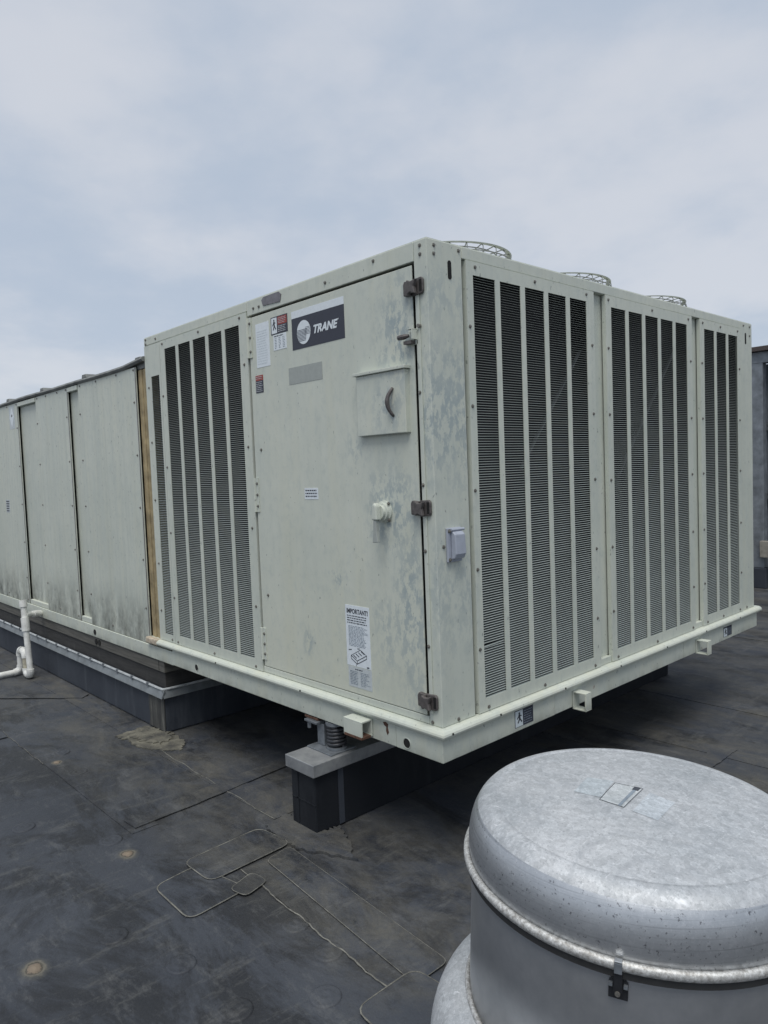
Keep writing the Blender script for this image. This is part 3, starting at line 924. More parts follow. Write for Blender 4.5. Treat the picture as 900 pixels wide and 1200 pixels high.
m.build('globe_stripes', 'label_navy', navy)

wl_ = label_plate('D', -1.19, -1.073, 2.168, 2.383, DO, 'label_white', door, 'label')
print_lines('D', -1.18, -1.085, 2.18, 2.35, 14, DO+0.0013, 'label_faded', wl_, 0.35)
wn_ = label_plate('D', -1.054, -0.916, 2.308, 2.392, DO, 'label_navy', door, 'warning_label')
label_plate('D', -1.048, -1.003, 2.313, 2.387, DO+0.0015, 'label_white', wn_, 'picture_field', 0.0004)
figure('D', -1.046, -1.005, 2.316, 2.384, DO+0.0020, 'print_dark', wn_)
label_plate('D', -0.996, -0.921, 2.350, 2.387, DO+0.0015, 'label_red', wn_, 'red_field', 0.0004)
print_lines('D', -0.992, -0.925, 2.354, 2.384, 4, DO+0.0020, 'print_light', wn_, 0.3)
print_lines('D', -0.994, -0.925, 2.314, 2.347, 4, DO+0.0014, 'print_light', wn_, 0.35)
tb = label_plate('D', -1.038, -0.930, 2.232, 2.306, DO, 'label_white', door, 'label')
for i in range(3):
    print_lines('D', -1.026+i*0.033, -1.008+i*0.033, 2.238, 2.292, 7, DO+0.0013, 'print_grey', tb, 0.4, 0.3, (0.004, 0.01))
print_lines('D', -1.03, -0.94, 2.294, 2.303, 1, DO+0.0013, 'print_dark', tb, 0.5)
label_plate('D', -0.923, -0.667, 2.055, 2.133, DO, 'label_grey', door, 'blank_label')
rb_ = label_plate('D', -1.210, -1.143, 2.044, 2.105, DO, 'label_navy', door, 'warning_label')
label_plate('D', -1.210, -1.143, 2.1055, 2.131, DO, 'label_red', rb_, 'red_field')
print_lines('D', -1.205, -1.148, 2.048, 2.102, 6, DO+0.0014, 'print_light', rb_, 0.3)
print_lines('D', -1.205, -1.148, 2.110, 2.128, 2, DO+0.0014, 'print_light', rb_, 0.3)
sl = label_plate('D', -0.839, -0.736, 1.512, 1.564, DO, 'label_white', door, 'label')
print_lines('D', -0.832, -0.744, 1.519, 1.560, 3, DO+0.0013, 'print_dark', sl, 0.42, 0.03, (0.006, 0.014))
im = label_plate('D', -0.574, -0.413, 0.769, 1.042, DO, 'label_white', door, 'notice_label')
lab(im, 'white notice label headed IMPORTANT! with small unit drawing')
lettering('D', 'IMPORTANT!', -0.564, -0.422, 1.005, 1.027, DO+0.0014, 'print_dark', im, bold=0.003)
print_lines('D', -0.563, -0.424, 0.958, 1.000, 4, DO+0.0013, 'print_dark', im, 0.4, 0.15)
print_lines('D', -0.556, -0.424, 0.858, 0.952, 16, DO+0.0013, 'print_grey', im, 0.4, 0.25)
m = MB()          # isometric sketch of a unit
def seg(a, b, w=0.0011):
    p, q = Vector(a), Vector(b); d = (q-p).normalized(); n_ = Vector((-d.y, d.x))*w
    k = len(m.v)
    for o_ in (DO+0.0013, DO+0.0019):
        m.v.extend([F('D', c.x, o_, c.y) for c in (p+n_, q+n_, q-n_, p-n_)])
    m.f.extend([(k, k+1, k+2, k+3), (k+4, k+5, k+6, k+7)]+[(k+i, k+(i+1) % 4, k+4+(i+1) % 4, k+4+i) for i in range(4)])
A, B_, C_, D_ = (-0.545, 0.815), (-0.505, 0.795), (-0.440, 0.828), (-0.480, 0.848)
for dz in (0.0, -0.014):
    for p, q in ((A, B_), (B_, C_)):
        seg((p[0], p[1]+dz), (q[0], q[1]+dz), 0.0016)
for p, q in ((C_, D_), (D_, A)):
    seg(p, q)
for p in (A, B_, C_):
    seg(p, (p[0], p[1]-0.014), 0.0014)
for i in range(4):
    seg((-0.53+i*0.018, 0.818+i*0.008), (-0.508+i*0.018, 0.807+i*0.008), 0.002)
seg((-0.51, 0.78), (-0.512, 0.772)); seg((-0.50, 0.85), (-0.485, 0.852), 0.002); seg((-0.56, 0.838), (-0.54, 0.842), 0.002); seg((-0.44, 0.775), (-0.425, 0.776), 0.003)
m.build('unit_drawing', 'print_dark', im)
cl = label_plate('D', -0.568, -0.411, 0.674, 0.7655, DO, 'label_clear_grey', door, 'label')
print_lines('D', -0.556, -0.50, 0.684, 0.748, 9, DO+0.0013, 'print_grey', cl, 0.45, 0.2)
print_lines('D', -0.485, -0.42, 0.684, 0.748, 9, DO+0.0013, 'print_grey', cl, 0.4, 0.5)
print_lines('D', -0.52, -0.47, 0.751, 0.760, 1, DO+0.0013, 'print_dark', cl, 0.5)

# ---- small weatherproof outlet on the corner post
ob = MB().box(0.0005, 0.012, 0.052, 0.136, 1.262, 1.398).build('outlet_box', 'grey_pvc_plastic', unit, 0.003)
MB().prism([(0.0125, 1.272), (0.030, 1.276), (0.040, 1.295), (0.036, 1.372), (0.022, 1.384), (0.0125, 1.385)], 'y', 0.070, 0.130).build('flip_cover', 'grey_pvc_plastic', ob, 0.004)
MB().tube([(0.018, 0.066, 1.390), (0.018, 0.142, 1.390)], 0.006, 8).build('hinge_pin', 'grey_pvc_plastic', ob)
screws('R', [(0.062, 1.385), (0.062, 1.272)], 0.012, ob)
screws('R', [(0.040, 1.325), (0.150, 1.325)], 0.0, ob)

# ---- drip trim swept round the two faces
prof = [(-0.012, 0.6095), (0.016, 0.6085), (0.027, 0.604), (0.034, 0.596), (0.036, 0.588), (0.033, 0.579), (0.026, 0.574), (-0.012, 0.574)]
m = MB(); n = len(prof)
for (kind) in range(3):
    for (o_, z) in prof:
        m.v.append({0: (-2.60, -o_, z), 1: (o_, -o_, z), 2: (o_, 3.165, z)}[kind])
for k in range(2):
    for i in range(n):
        j = (i+1) % n
        m.f.append((k*n+i, k*n+j, (k+1)*n+j, (k+1)*n+i))
m.f.append(tuple(range(n))); m.f.append(tuple(2*n+i for i in range(n)))
tr = m.build('drip_trim', 'paint_rail', unit)
SCRF = MB().tube([(0, 0, 0), (0.0, 0.0, 0.003)], 0.005, 6).mesh('trim_screw', 'dark_hole')
for y in (0.02, 0.32, 0.8, 1.3, 1.8, 2.3, 2.8):
    link('trim_screw', SCRF, tr, (0.0345, y, 0.590), (0, R(80), 0))
for x in (-0.9, -1.7):
    link('trim_screw', SCRF, tr, (x, -0.0345, 0.590), (R(80), 0, 0))
# rust blush where the trim starts
MB().box(-2.597, -2.44, -0.0375, 0.0, 0.573, 0.612).build('rusty_trim_end', 'rusty_paint', tr, 0.008)

# ---- base rail in bolted lengths
def rail(x0, x1, y0, y1, z0=0.474, z1=0.5735):
    return MB().box(x0, x1, y0, y1, z0, z1).build('base_rail', 'paint_rail', unit, 0.003)
rail(-8.4, -2.272, -0.012, 3.13, 0.470, 0.556)
ra_ = rail(-2.268, -0.257, -0.014, 3.13)
rb2 = rail(-0.2545, 0.012, -0.016, 0.744)
rc = rail(-0.2545, 0.010, 0.7465, 2.05)
rd = rail(-0.2545, 0.011, 2.0525, 3.14)


def rhole(x, z, r=0.017, parent=None, y=-0.0155):
    m = MB(); m.tube([(x, y, z), (x, y+0.02, z)], r, 16); m.build('drain_hole', 'dark_hole', parent)
    m = MB(); m.tube([(x+r*1.08*math.cos(a), y+0.0005, z+r*1.08*math.sin(a)) for a in [i*math.pi/10 for i in range(20)]], 0.0022, 5, True); m.build('hole_rim', 'paint_rail', parent)


rhole(-1.965, 0.512, 0.019, ra_, -0.0148)
rhole(-0.19, 0.507, 0.020, rb2, -0.0168)
MB().prism([(-0.335, 0.563), (-0.318, 0.567), (-0.303, 0.560), (-0.306, 0.545), (-0.300, 0.525), (-0.309, 0.512), (-0.317, 0.528), (-0.315, 0.546), (-0.328, 0.551)], 'y', -0.0152, -0.0135).build('rust_patch', 'rust', ra_)


# lifting lugs: short lengths of square tube welded along the rail
def lug(face, u0, u1, out0, out1, z0, z1, th=0.008):
    m = MB()
    fbox(m, face, u0, u1, out0, out1, z1-th, z1)
    fbox(m, face, u0, u1, out0, out1, z0, z0+th)
    fbox(m, face, u0, u1, out1-th, out1, z0+th, z1-th)
    fbox(m, face, u0, u1, out0, out0+th, z0+th, z1-th)
    o = m.build('lifting_lug', 'paint_rail', unit, 0.0015)
    return o


lg = lug('D', -0.520, -0.400, 0.0165, 0.082, 0.486, 0.562)
MB().box(-0.515, -0.399, -0.0835, -0.03, 0.4845, 0.4945).build('rusty_floor', 'rust', lg)
lug('R', 0.89, 0.94, 0.0115, 0.084, 0.465, 0.551, 0.006)
lug('R', 2.20, 2.25, 0.0115, 0.086, 0.470, 0.553, 0.006)

# stickers on the rail
for (y0, y1, z0, z1, par, ox) in ((0.443, 0.575, 0.492, 0.572, rb2, 0.0125), (2.598, 2.722, 0.494, 0.556, rd, 0.0115)):
    st = label_plate('R', y0, y1, z0, z1, ox, 'label_navy', par, 'warning_label')
    w_ = (y1-y0)
    label_plate('R', y0+0.002, y0+w_*0.42, z0+0.002, z1-0.008, ox+0.0014, 'label_faded', st, 'picture_field', 0.0004)
    figure('R', y0+0.004, y0+w_*0.42, z0+0.006, z1-0.012, ox+0.0019, 'print_dark', st)
    print_lines('R', y0+w_*0.48, y1-0.004, z0+0.004, z1-0.012, 6, ox+0.0014, 'print_grey', st, 0.3, 0.2)

# ---- condenser fan guards on top
for k in range(3):
    cx_, cy_ = -0.70, (0.854, 1.83, 2.82)[k]
    fan = MB().lathe([(0.345, 2.512), (0.345, 2.61), (0.355, 2.61), (0.36, 2.512)], 40, (cx_, cy_, 0), True).build('fan_shroud', 'paint_body', unit)
    gm = MB()
    gprof = [(0.06, 2.702), (0.18, 2.706), (0.29, 2.711), (0.345, 2.713), (0.362, 2.700), (0.366, 2.665), (0.362, 2.605)]
    for q in range(26):
        th = 2*math.pi*q/26
        gm.tube([(cx_+r*math.cos(th+0.3*(1-r/0.36)), cy_+r*math.sin(th+0.3*(1-r/0.36)), z) for r, z in gprof], 0.0028, 5)
    for (r, z) in ((0.06, 2.702), (0.12, 2.704), (0.18, 2.706), (0.235, 2.708), (0.29, 2.711), (0.366, 2.675), (0.365, 2.64)):
        gm.tube([(cx_+r*math.cos(a), cy_+r*math.sin(a), z) for a in [i*math.pi/24 for i in range(48)]], 0.0032, 5, True)
    gm.build('fan_guard', 'wire_steel', fan)
    MB().lathe([(0.338, 2.713), (0.362, 2.709), (0.364, 2.714), (0.340, 2.718)], 64, (cx_, cy_, 0), True).build('guard_ring', 'wire_band', fan)
    MB().lathe([(0.0005, 2.62), (0.075, 2.61), (0.075, 2.515), (0.0005, 2.515)], 20, (cx_, cy_, 0)).build('fan_motor', 'iso_steel', fan)

# ---- air handler section to the left (same unit): overlapping side panels
TOPZ = 2.352
MB().box(-8.39, -2.60, 0.10, 3.1, 0.558, 2.36).build('section_core', 'gasket', unit)
# tan insulated joint between the two sections
m = MB()
for i in range(4):
    m.box(-2.586+i*0.033, -2.586+i*0.033+0.0315, 0.010-0.005*(i % 2), 0.10, 0.56, 2.33)
m.build('insulation_joint', 'foam_tan', unit, 0.004)
MB().box(-2.60, -2.455, 0.012, 0.1, 2.335, 2.375).build('joint_cap', 'roof_edge_metal', unit, 0.003)
bays = [(-8.39, -7.43, 0.20), (-7.43, -6.23, 0.20), (-6.23, -5.025, 0.20), (-5.025, -3.795, 0.48), (-3.795, -2.585, 0.205)]
for (a, b, rw) in bays:
    rec = MB().box(a-0.02, a+rw+0.02, 0.021, 0.026, 0.60, 2.312).build('recessed_strip', 'paint_panel', unit)
    MB().box(a+0.004, a+rw, -0.012, 0.047, 2.3135, TOPZ-0.003).build('strip_cap', 'paint_rail', rec, 0.003)
    MB().box(a+0.006, a+rw-0.002, -0.004, 0.047, 0.559, 0.598).build('strip_sill', 'paint_rail', rec, 0.003)
    p_ = MB().box(a+rw+0.004, b-0.002, -0.006, 0.003, 0.5585, TOPZ).build('side_panel', 'paint_panel', unit, 0.002)
    MB().box(b-0.010, b-0.003, -0.0085, -0.0062, 0.56, TOPZ-0.002).build('panel_lip', 'tag_metal', p_)
    for z in (2.13, 1.79, 1.45, 1.11, 0.79):
        screws('D', [(b-0.04, z), (a+rw+0.028, z)], 0.006, p_)
    w_ = b-a-rw
    screws('D', [(a+rw+0.05, 2.335), (a+rw+w_*0.35, 2.335), (a+rw+w_*0.7, 2.335), (b-0.03, 2.335), (a+rw+w_*0.4, 0.60), (b-0.05, 0.59)], 0.006, p_)
# rolled roof edge
m = MB(); N = 60
for i in range(N+1):
    x = -8.4+(8.4-2.455)*i/N
    dz = 0.003*math.sin(x*2.3)+0.002*math.sin(x*5.1+1)+(0.016 if x > -2.75 else 0.0)*max(0, (x+2.75)/0.3)
    for (o_, z) in ((0.020, 2.361), (0.024, 2.368), (0.016, 2.382), (-0.02, 2.388), (-0.02, 2.3535), (0.014, 2.3535)):
        m.v.append((x, -o_, z+dz))
for i in range(N):
    for j in range(6):
        j2 = (j+1) % 6
        m.f.append((i*6+j, i*6+j2, (i+1)*6+j2, (i+1)*6+j))
m.f.append(tuple(range(6))); m.f.append(tuple(N*6+j for j in range(6)))
m.build('roof_edge', 'roof_edge_metal', unit)
MB().box(-8.4, -2.5, 0.021, 3.1, 2.361, 2.382).build('section_roof', 'roof_edge_metal', unit)
for x in (-7.9, -7.0, -6.1, -5.25, -4.33, -3.42, -2.52):
    MB().prism([(x-0.045, 2.38), (x-0.035, 2.405), (x+0.035, 2.405), (x+0.045, 2.38)], 'y', -0.018, 3.1).build('roof_rib', 'roof_edge_metal', unit, 0.003)
# diamond emblem and small tag on the far panel
dm = label_plate('D', -5.275, -5.125, 2.13, 2.335, 0.006, 'label_clear_grey', unit, 'emblem_label')
m = MB()
m.prism([(-5.20, 2.325), (-5.14, 2.232), (-5.20, 2.14), (-5.26, 2.232)], 'y', -0.0085, -0.0073); m.build('diamond', 'label_white', dm)
MB().prism([(-5.215, 2.25), (-5.185, 2.262), (-5.178, 2.245), (-5.205, 2.236)], 'y', -0.0092, -0.0086).build('diamond_mark', 'print_dark', dm)
tg = label_plate('D', -5.55, -5.44, 1.37, 1.49, 0.006, 'label_clear_grey', unit, 'label')
print_lines('D', -5.54, -5.45, 1.375, 1.485, 5, 0.0075, 'print_dark', tg, 0.5, 0.1, (0.01, 0.03))
# drain stubs on the long rail
for (x, z) in ((-3.52, 0.508), (-3.535, 0.432), (-3.475, 0.432)):
    m = MB(); m.tube([(x, -0.016 if z > 0.47 else -0.006, z), (x, 0.01, z)], 0.021, 14); m.build('drain_hole', 'dark_hole', unit)

# ------------------------------------------------------------------ roof curb
curb = thing('roof_curb', 'dark membrane-wrapped roof curb with metal flashing and weathered timber under the unit', 'roof curb', (-5.4, 1.4, 0.0))
CX = -2.425
MB().box(-8.4, CX, 0.0, 2.9, 0.392, 0.4685).build('timber_board', 'wood_grey', curb, 0.003)
MB().box(-8.4, CX-0.012, 0.010, 2.9, 0.285, 0.390).build('timber_board', 'wood_dark', curb, 0.003)
MB().box(CX-0.075, CX-0.072, -0.0015, 0.01, 0.394, 0.467).build('board_joint', 'dark_hole', curb)
mm = MB()
mm.box(-8.4, CX+0.002, -0.012, 2.9, 0.0, 0.2835)
mm.build('membrane_wrap', 'membrane_curb', curb, 0.012)
fl = MB()
fl.prism([(-0.0125, 0.286), (-0.020, 0.286), (-0.040, 0.236), (-0.034, 0.236), (-0.0125, 0.275)], 'x', -8.4, CX+0.024)
fl.prism([(CX+0.0025, 0.286), (CX+0.010, 0.286), (CX+0.030, 0.236), (CX+0.024, 0.236), (CX+0.0025, 0.275)], 'y', -0.026, 2.9)
fl.build('flashing', 'flash_metal', curb)
br = MB()
br.tube([(-8.4, -0.022, 0.292), (CX-0.05, -0.022, 0.290), (CX+0.000, -0.018, 0.289), (CX+0.014, 0.02, 0.290), (CX+0.014, 2.9, 0.292)], 0.0085, 8)
br = br.build('termination_bar', 'bar_white', curb)
CL = MB().box(-0.012, 0.012, -0.012, 0.006, -0.012, 0.012).mesh('bar_clip', 'iso_steel')
for i in range(24):
    link('bar_clip', CL, br, (-2.62-i*0.245, -0.022, 0.2895))
# torn, dusty flap over the corner
m = MB()
fp = [(CX-0.215, 0.235), (CX-0.22, 0.15), (CX-0.208, 0.06), (CX-0.225, 0.012), (CX+0.004, 0.012), (CX+0.006, 0.238), (CX-0.05, 0.228), (CX-0.09, 0.24)]
m.prism(fp, 'y', -0.017, -0.0125)
m.build('corner_flap', 'membrane_flap', curb)

# ------------------------------------------------------------------ support pier and isolator
pier = thing('support_pier', 'dark membrane-wrapped support pier with a grey metal cap under the unit corner', 'pier', (-0.745, 1.5, 0.0))
m = MB(); prof_y = [-0.152, 3.2]
m.prism([(-0.842, -0.150), (-0.66, -0.150), (-0.655, 0.02), (-0.655, 3.2), (-0.842, 3.2)], 'z', 0.0, 0.274)
m.build('wrap', 'membrane_pier_shaded', pier, 0.006)
for (x0, x1, z0, z1) in ((-0.80, -0.785, 0.02, 0.27), (-0.835, -0.66, 0.135, 0.139)):
    MB().box(x0, x1, -0.1535, -0.149, z0, z1).build('wrap_seam', 'membrane_pier_shaded', pier)
MB().box(-0.6565, -0.652, -0.02, 0.01, 0.01, 0.272).build('wrap_seam', 'membrane_curb', pier)
m = MB().box(-0.852, -0.637, -0.172, 3.22, 0.2755, 0.333)
m.build('cap', 'pier_cap_metal', pier, 0.003)

iso = thing('spring_isolator', 'steel spring isolator post between the pier cap and the unit rail', 'isolator', (-0.76, 0.03, 0.333))
MB().box(-0.845, -0.66, -0.050, 0.10, 0.3335, 0.3405).build('base_plate', 'iso_steel', iso, 0.002)
MB().box(-0.825, -0.772, 0.000, 0.050, 0.341, 0.445).build('post', 'iso_steel', iso, 0.003)
MB().box(-0.885, -0.79, -0.030, 0.06, 0.4455, 0.457).build('top_bracket', 'iso_steel', iso, 0.002)
MB().box(-0.905, -0.80, -0.012, 0.05, 0.4575, 0.4695).build('shim', 'rust', iso, 0.002)
m = MB().tube([(-0.862, -0.016, 0.445), (-0.862, -0.016, 0.415)], 0.010, 6); m.build('bolt', 'iso_steel', iso)
m = MB(); hp = []
for i in range(72):
    a = i/12*2*math.pi/1.0
    hp.append((-0.715+0.040*math.cos(a), 0.03+0.040*math.sin(a), 0.352+0.10*i/71))
m.tube(hp, 0.0085, 7)
m.build('spring', 'spring_dark', iso, smooth=True)
MB().lathe([(0.0005, 0.3415), (0.050, 0.3415), (0.050, 0.352), (0.0005, 0.352)], 20, (-0.715, 0.03, 0)).build('spring_seat', 'iso_steel', iso)
MB().lathe([(0.0005, 0.455), (0.050, 0.455), (0.050, 0.470), (0.0005, 0.470)], 20, (-0.715, 0.03, 0)).build('spring_seat', 'iso_steel', iso)
MB().lathe([(0.0005, 0.353), (0.022, 0.353), (0.022, 0.454), (0.0005, 0.454)], 14, (-0.715, 0.03, 0)).build('spring_core', 'spring_dark', iso)

# ------------------------------------------------------------------ condensate drain
pvc = thing('condensate_drain', 'white plastic drain pipe with a trap standing beside the roof curb', 'pipe', (-4.6, -0.2, 0.0))


def pipe(name, pts, r, mat='pvc_white', n=14):
    return MB().tube(pts, r, n).build(name, mat, pvc, smooth=False)


def arc_elbow(c, p0, p1, rad, r, mat='pvc_white', name='elbow'):
    c, p0, p1 = Vector(c), Vector(p0), Vector(p1)
    a = c+(p0-c).normalized()*rad; b = c+(p1-c).normalized()*rad
    pts = [a*(1-t_)**2+c*2*t_*(1-t_)+b*t_**2 for t_ in [i/6 for i in range(7)]]
    return MB().tube(pts, r, 14).build(name, mat, pvc)


T0, T1 = Vector((-4.598, -0.19, 0.655)), Vector((-4.515, -0.19, 0.03))
def along(t_):
    return tuple(T0+(T1-T0)*t_)
pipe('riser', [along(0.05), along(0.95)], 0.024)
pipe('pipe_cap', [along(-0.01), along(0.08)], 0.031)
pipe('tee', [along(0.22), along(0.40)], 0.032)
pipe('tee_branch', [(-4.585, -0.19, 0.535), (-4.622, -0.148, 0.53)], 0.029)
pipe('inlet', [(-4.61, -0.165, 0.533), (-4.74, 0.004, 0.505)], 0.022)
pipe('coupling', [(-4.66, -0.10, 0.5225), (-4.715, -0.028, 0.511)], 0.028)
arc_elbow((-4.512, -0.19, 0.034), along(0.5), (-4.6, -0.19, 0.034), 0.055, 0.030, name='elbow')
pipe('trap_link', [(-4.55, -0.19, 0.034), (-4.575, -0.192, 0.034)], 0.025, 'pvc_stained')
arc_elbow((-4.615, -0.195, 0.034), (-4.5, -0.19, 0.034), (-4.615, -0.195, 0.2), 0.05, 0.030)
pipe('trap_leg', [(-4.615, -0.195, 0.07), (-4.615, -0.195, 0.19)], 0.025, 'pvc_stained')
arc_elbow((-4.615, -0.195, 0.225), (-4.615, -0.195, 0.1), (-4.8, -0.2, 0.225), 0.055, 0.030)
arc_elbow((-4.745, -0.20, 0.225), (-4.5, -0.195, 0.225), (-4.745, -0.20, 0.1), 0.055, 0.030)
pipe('trap_leg', [(-4.745, -0.20, 0.185), (-4.745, -0.20, 0.075)], 0.025)
arc_elbow((-4.745, -0.20, 0.034), (-4.745, -0.20, 0.2), (-4.745, -0.4, 0.034), 0.055, 0.030)
pipe('outlet', [(-4.745, -0.24, 0.034), (-4.70, -1.6, 0.030)], 0.024)

# ------------------------------------------------------------------ exhaust fan in the foreground
FT = Vector((0.04, 0.023, 1.0)).normalized()
frot = Vector((0, 0, 1)).rotation_difference(FT).to_euler()
FC = Vector((1.185, -0.676, 0.80))
foot = FC-FT*(0.80/FT.z)
fan = thing('exhaust_fan', 'round spun aluminium roof exhaust fan with domed cap in the foreground', 'exhaust fan', tuple(foot), tuple(frot))
HZ = (FC-foot).length


def fpart(mb, name, mat, parent=None, bevel=0.0, smooth=True):
    """mesh given in the fan's own frame (z up its axis)"""
    me = mb.mesh(name, mat, bevel, smooth)
    o = bpy.data.objects.new(name, me); COL.objects.link(o); o.parent = parent or fan
    return o


r0, r1, hh, bb = 0.352, 0.293, 0.114, 0.002


def shoulder(t_):
    a = t_*math.pi/2
    return (r1+(r0-r1)*max(0.0, math.cos(a))**0.85+bb*math.sin(math.pi*t_)-0.004*(1-t_)**6, HZ+hh*math.sin(a))


side = [shoulder(0.62*i/14) for i in range(15)]
dome = fpart(MB().lathe(side, 128), 'dome_side', 'spun_aluminium_side')
cap = [shoulder(0.62+0.38*i/8) for i in range(9)]
cap += [(r1-0.0015, HZ+hh-0.0012), (r1-0.0035, HZ+hh-0.0004)]
for i in range(1, 12):
    t_ = i/11
    cap.append(((r1-0.0035)*(1-t_)+0.0005, HZ+hh-0.0004+0.014*(1-(1-t_)**2)))
cp = fpart(MB().lathe(cap, 128), 'dome_top', 'spun_aluminium_top')
rimp = [(0.349, HZ-0.012), (0.356, HZ-0.014), (0.3605, HZ-0.008), (0.3605, HZ-0.001), (0.356, HZ+0.004), (0.349, HZ+0.003)]
rim = fpart(MB().lathe(rimp, 128, closed=True), 'rim', 'rim_aluminium')
fpart(MB().lathe([(0.346, HZ-0.028), (0.3535, HZ-0.028), (0.3535, HZ-0.0145), (0.346, HZ-0.0145)], 128, closed=True), 'gasket_ring', 'gasket', rim, smooth=False)
body = fpart(MB().lathe([(0.342, HZ-0.002), (0.343, HZ-0.03), (0.343, HZ-0.300), (0.336, HZ-0.305)], 128), 'body_band', 'spun_aluminium_body')
fpart(MB().lathe([(0.343, HZ-0.298), (0.350, HZ-0.295), (0.354, HZ-0.302), (0.351, HZ-0.312), (0.343, HZ-0.314)], 128, closed=True), 'bead_ring', 'rim_aluminium', body)
bell = [(0.335, HZ-0.308)]
for i in range(17):
    a = i/16*math.pi/2
    bell.append((0.344+0.085*math.sin(a), HZ-0.43+0.125*math.cos(a)))
bell += [(0.432, HZ-0.50), (0.426, HZ-0.51)]
fpart(MB().lathe(bell, 128), 'lower_shroud', 'spun_aluminium_top')
fpart(MB().lathe([(0.40, HZ-0.50), (0.30, HZ-0.60), (0.30, 0.16)], 64), 'throat', 'spun_aluminium_body')
fpart(MB().box(-0.36, 0.36, -0.36, 0.36, 0.10, 0.165), 'curb_cap', 'spun_aluminium_body', bevel=0.006, smooth=False)
fpart(MB().box(-0.33, 0.33, -0.33, 0.33, -0.02, 0.0995), 'curb_box', 'membrane_curb', bevel=0.006, smooth=False)
# spring clips round the rim: one in view, others round the back
loc = Vector((1.323, -0.985, 0.80))-FC
ang0 = math.atan2(loc.y, loc.x)


def clip_part(mbx, name, mat, ang, parent=None, bevel=0.0):
    rm = Matrix.Rotation(ang, 4, 'Z')
    mbx.v = [tuple(rm @ Vector(v)) for v in mbx.v]
    return fpart(mbx, name, mat, parent, bevel, smooth=False)


for k in range(3):
    ang = ang0+k*2*math.pi/3
    plate = MB().prism([(-0.016, HZ-0.070), (0.016, HZ-0.070), (0.016, HZ-0.040), (0.011, HZ-0.033), (-0.011, HZ-0.033), (-0.016, HZ-0.040)], 'x', 0.3435, 0.347)
    pl = clip_part(plate, 'clip', 'black_plastic', ang, bevel=0.001)
    st_ = MB().box(0.3475, 0.358, -0.007, 0.007, HZ-0.052, HZ-0.016); clip_part(st_, 'clip_lever', 'black_plastic', ang, pl, 0.002)
    st_ = MB().box(0.3600, 0.3632, -0.0065, 0.0065, HZ-0.0155, HZ+0.003); clip_part(st_, 'clip_hook', 'iso_steel', ang, pl, 0.001)
    st_ = MB().box(0.352, 0.3633, -0.0065, 0.0065, HZ+0.0035, HZ+0.0065); clip_part(st_, 'clip_hook', 'clip_glint_metal', ang, pl, 0.001)  # brighter metal on top of the dark hook, painting in its small glint
    st_ = MB().tube([(0.3465, 0, HZ-0.053), (0.3600, 0, HZ-0.053)], 0.0045, 12); clip_part(st_, 'rivet', 'screw_steel', ang, pl)
    for sgn in (-1, 1):
        st_ = MB().box(0.3472, 0.353, sgn*0.009, sgn*0.0155, HZ-0.046, HZ-0.040); clip_part(st_, 'clip_ear', 'iso_steel', ang, pl)


# faded stickers and their outlines on the dome
def top_z(x, y):
    r = math.hypot(x, y)/(r1-0.010); return HZ+hh-0.0005+0.014*(1-r*r)


def top_quad(pts, name, mat, parent, lift=0.0008, sub=6):
    """pts in world xy near the dome top, draped over the cap"""
    mb_ = MB(); P = [Vector(p)-Vector((FC.x+FT.x*0.12, FC.y+FT.y*0.12)) for p in pts]
    for i in range(sub+1):
        for j in range(sub+1):
            u, v = i/sub, j/sub
            q = P[0]*(1-u)*(1-v)+P[1]*u*(1-v)+P[2]*u*v+P[3]*(1-u)*v
            mb_.v.append((q.x, q.y, top_z(q.x, q.y)+lift))
    for i in range(sub):
        for j in range(sub):
            k = i*(sub+1)+j
            mb_.f.append((k, k+sub+1, k+sub+2, k+1))
    return fpart(mb_, name, mat, parent, smooth=True)


def outline(pts, w, mat, parent, lift):
    m = len(pts)
    c_ = sum((Vector(p) for p in pts), Vector((0, 0)))/m
    for i in range(m):
        a, b2 = Vector(pts[i]), Vector(pts[(i+1) % m])
        d = (b2-a).normalized(); n_ = Vector((-d.y, d.x))
        if n_.dot(c_-a) < 0:
            n_ = -n_
        top_quad([a, b2, b2+n_*w, a+n_*w], 'label_border', mat, parent, lift)


def lerp(p, q, t_):
    return tuple(Vector(p)*(1-t_)+Vector(q)*t_)


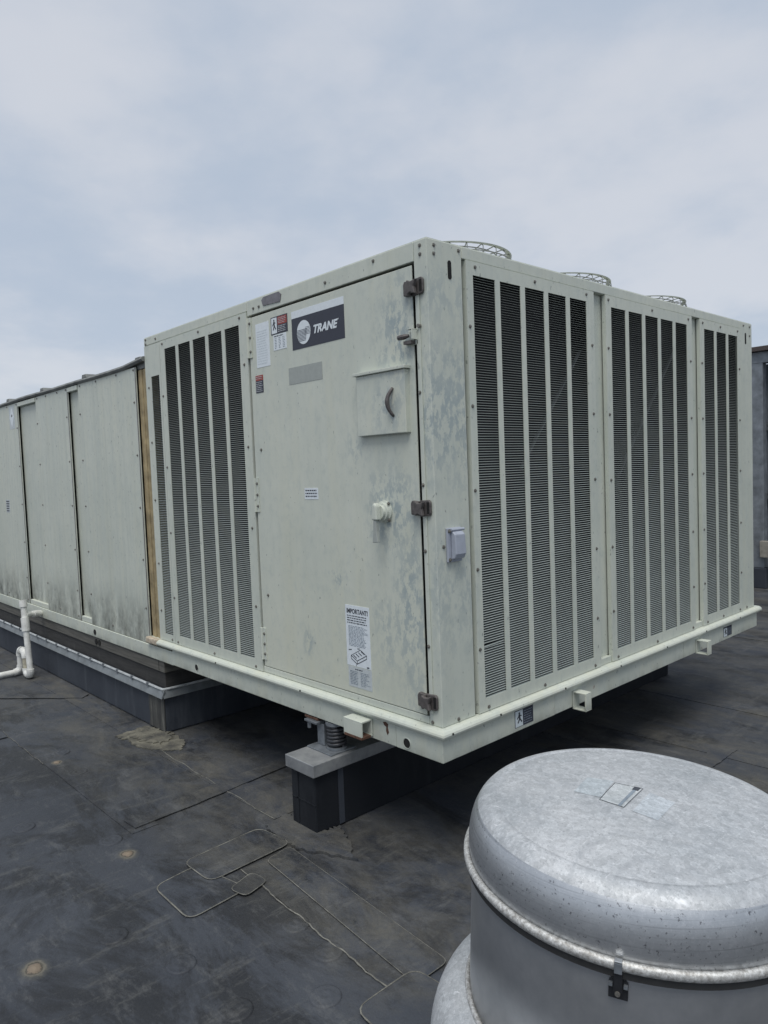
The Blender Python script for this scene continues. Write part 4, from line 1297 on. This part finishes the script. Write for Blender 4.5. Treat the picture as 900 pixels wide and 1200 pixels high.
NP = [(1.138, -0.736), (1.118, -0.639), (1.176, -0.621), (1.192, -0.731)]
LP = [(1.079, -0.740), (1.060, -0.655), (1.113, -0.631), (1.135, -0.725)]
RP = [(1.211, -0.732), (1.194, -0.627), (1.252, -0.632), (1.264, -0.729)]
plate = top_quad(NP, 'nameplate', 'sticker_plate', cp)
outline([NP[0], NP[1], NP[2], NP[3]], 0.0013, 'print_dark', plate, 0.0013)
top_quad([lerp(NP[0], NP[3], 0.74), lerp(NP[1], NP[2], 0.74), lerp(NP[1], NP[2], 0.86), lerp(NP[0], NP[3], 0.86)], 'nameplate_line', 'print_grey', plate, 0.0014)
a_, b_ = lerp(NP[1], NP[2], 0.70), lerp(NP[1], NP[2], 0.92)
e_, f_ = lerp(NP[0], NP[3], 0.70), lerp(NP[0], NP[3], 0.92)
top_quad([a_, b_, lerp(b_, f_, 0.17), lerp(a_, e_, 0.17)], 'nameplate_logo', 'print_dark', plate, 0.0016)
lft = top_quad(LP, 'faded_sticker', 'sticker_ghost', cp)
rgt = top_quad(RP, 'faded_sticker', 'sticker_ghost2', cp)

# ------------------------------------------------------------------ steel screen behind the unit
scr = thing('equipment_screen', 'galvanised steel screen wall with brown coping far behind the unit', 'screen wall', (-0.2, 7.4, 0.0))
MB().box(-6.0, 6.0, 7.33, 7.62, 2.888, 2.945).build('coping', 'coping_brown', scr, 0.004)
MB().box(-5.95, 5.95, 7.40, 7.56, 2.752, 2.8875).build('beam', 'galv_column', scr, 0.004)
for x in (-5.4, -3.5, -1.60, 0.4, 2.4, 4.4):
    c_ = MB().box(x-0.13, x+0.115, 7.402, 7.52, 0.2505, 2.7515).build('column', 'galv_column', scr, 0.006)
    MB().box(x-0.16, x+0.15, 7.37, 7.55, 0.0, 0.25).build('column_boot', 'membrane_curb', c_, 0.01)
    MB().box(x+0.09, x+0.60, 7.33, 7.4015, 0.39, 0.59).build('bracket', 'bracket_grey', c_, 0.004)
for i in range(48):
    x = -5.95+i*0.248
    m = MB(); m.prism([(x, 7.60), (x+0.02, 7.575), (x+0.10, 7.575), (x+0.13, 7.605), (x+0.225, 7.605), (x+0.247, 7.60), (x+0.247, 7.614), (x, 7.614)], 'z', 0.1, 2.7515)
    m.build('screen_sheet', 'screen_panel', scr)
for z in (1.15, 1.99):
    MB().box(-5.95, 5.95, 7.53, 7.58, z-0.055, z-0.012).build('girt', 'iso_steel', scr, 0.003)
    MB().box(-5.95, 5.95, 7.53, 7.58, z+0.012, z+0.055).build('girt', 'iso_steel', scr, 0.003)
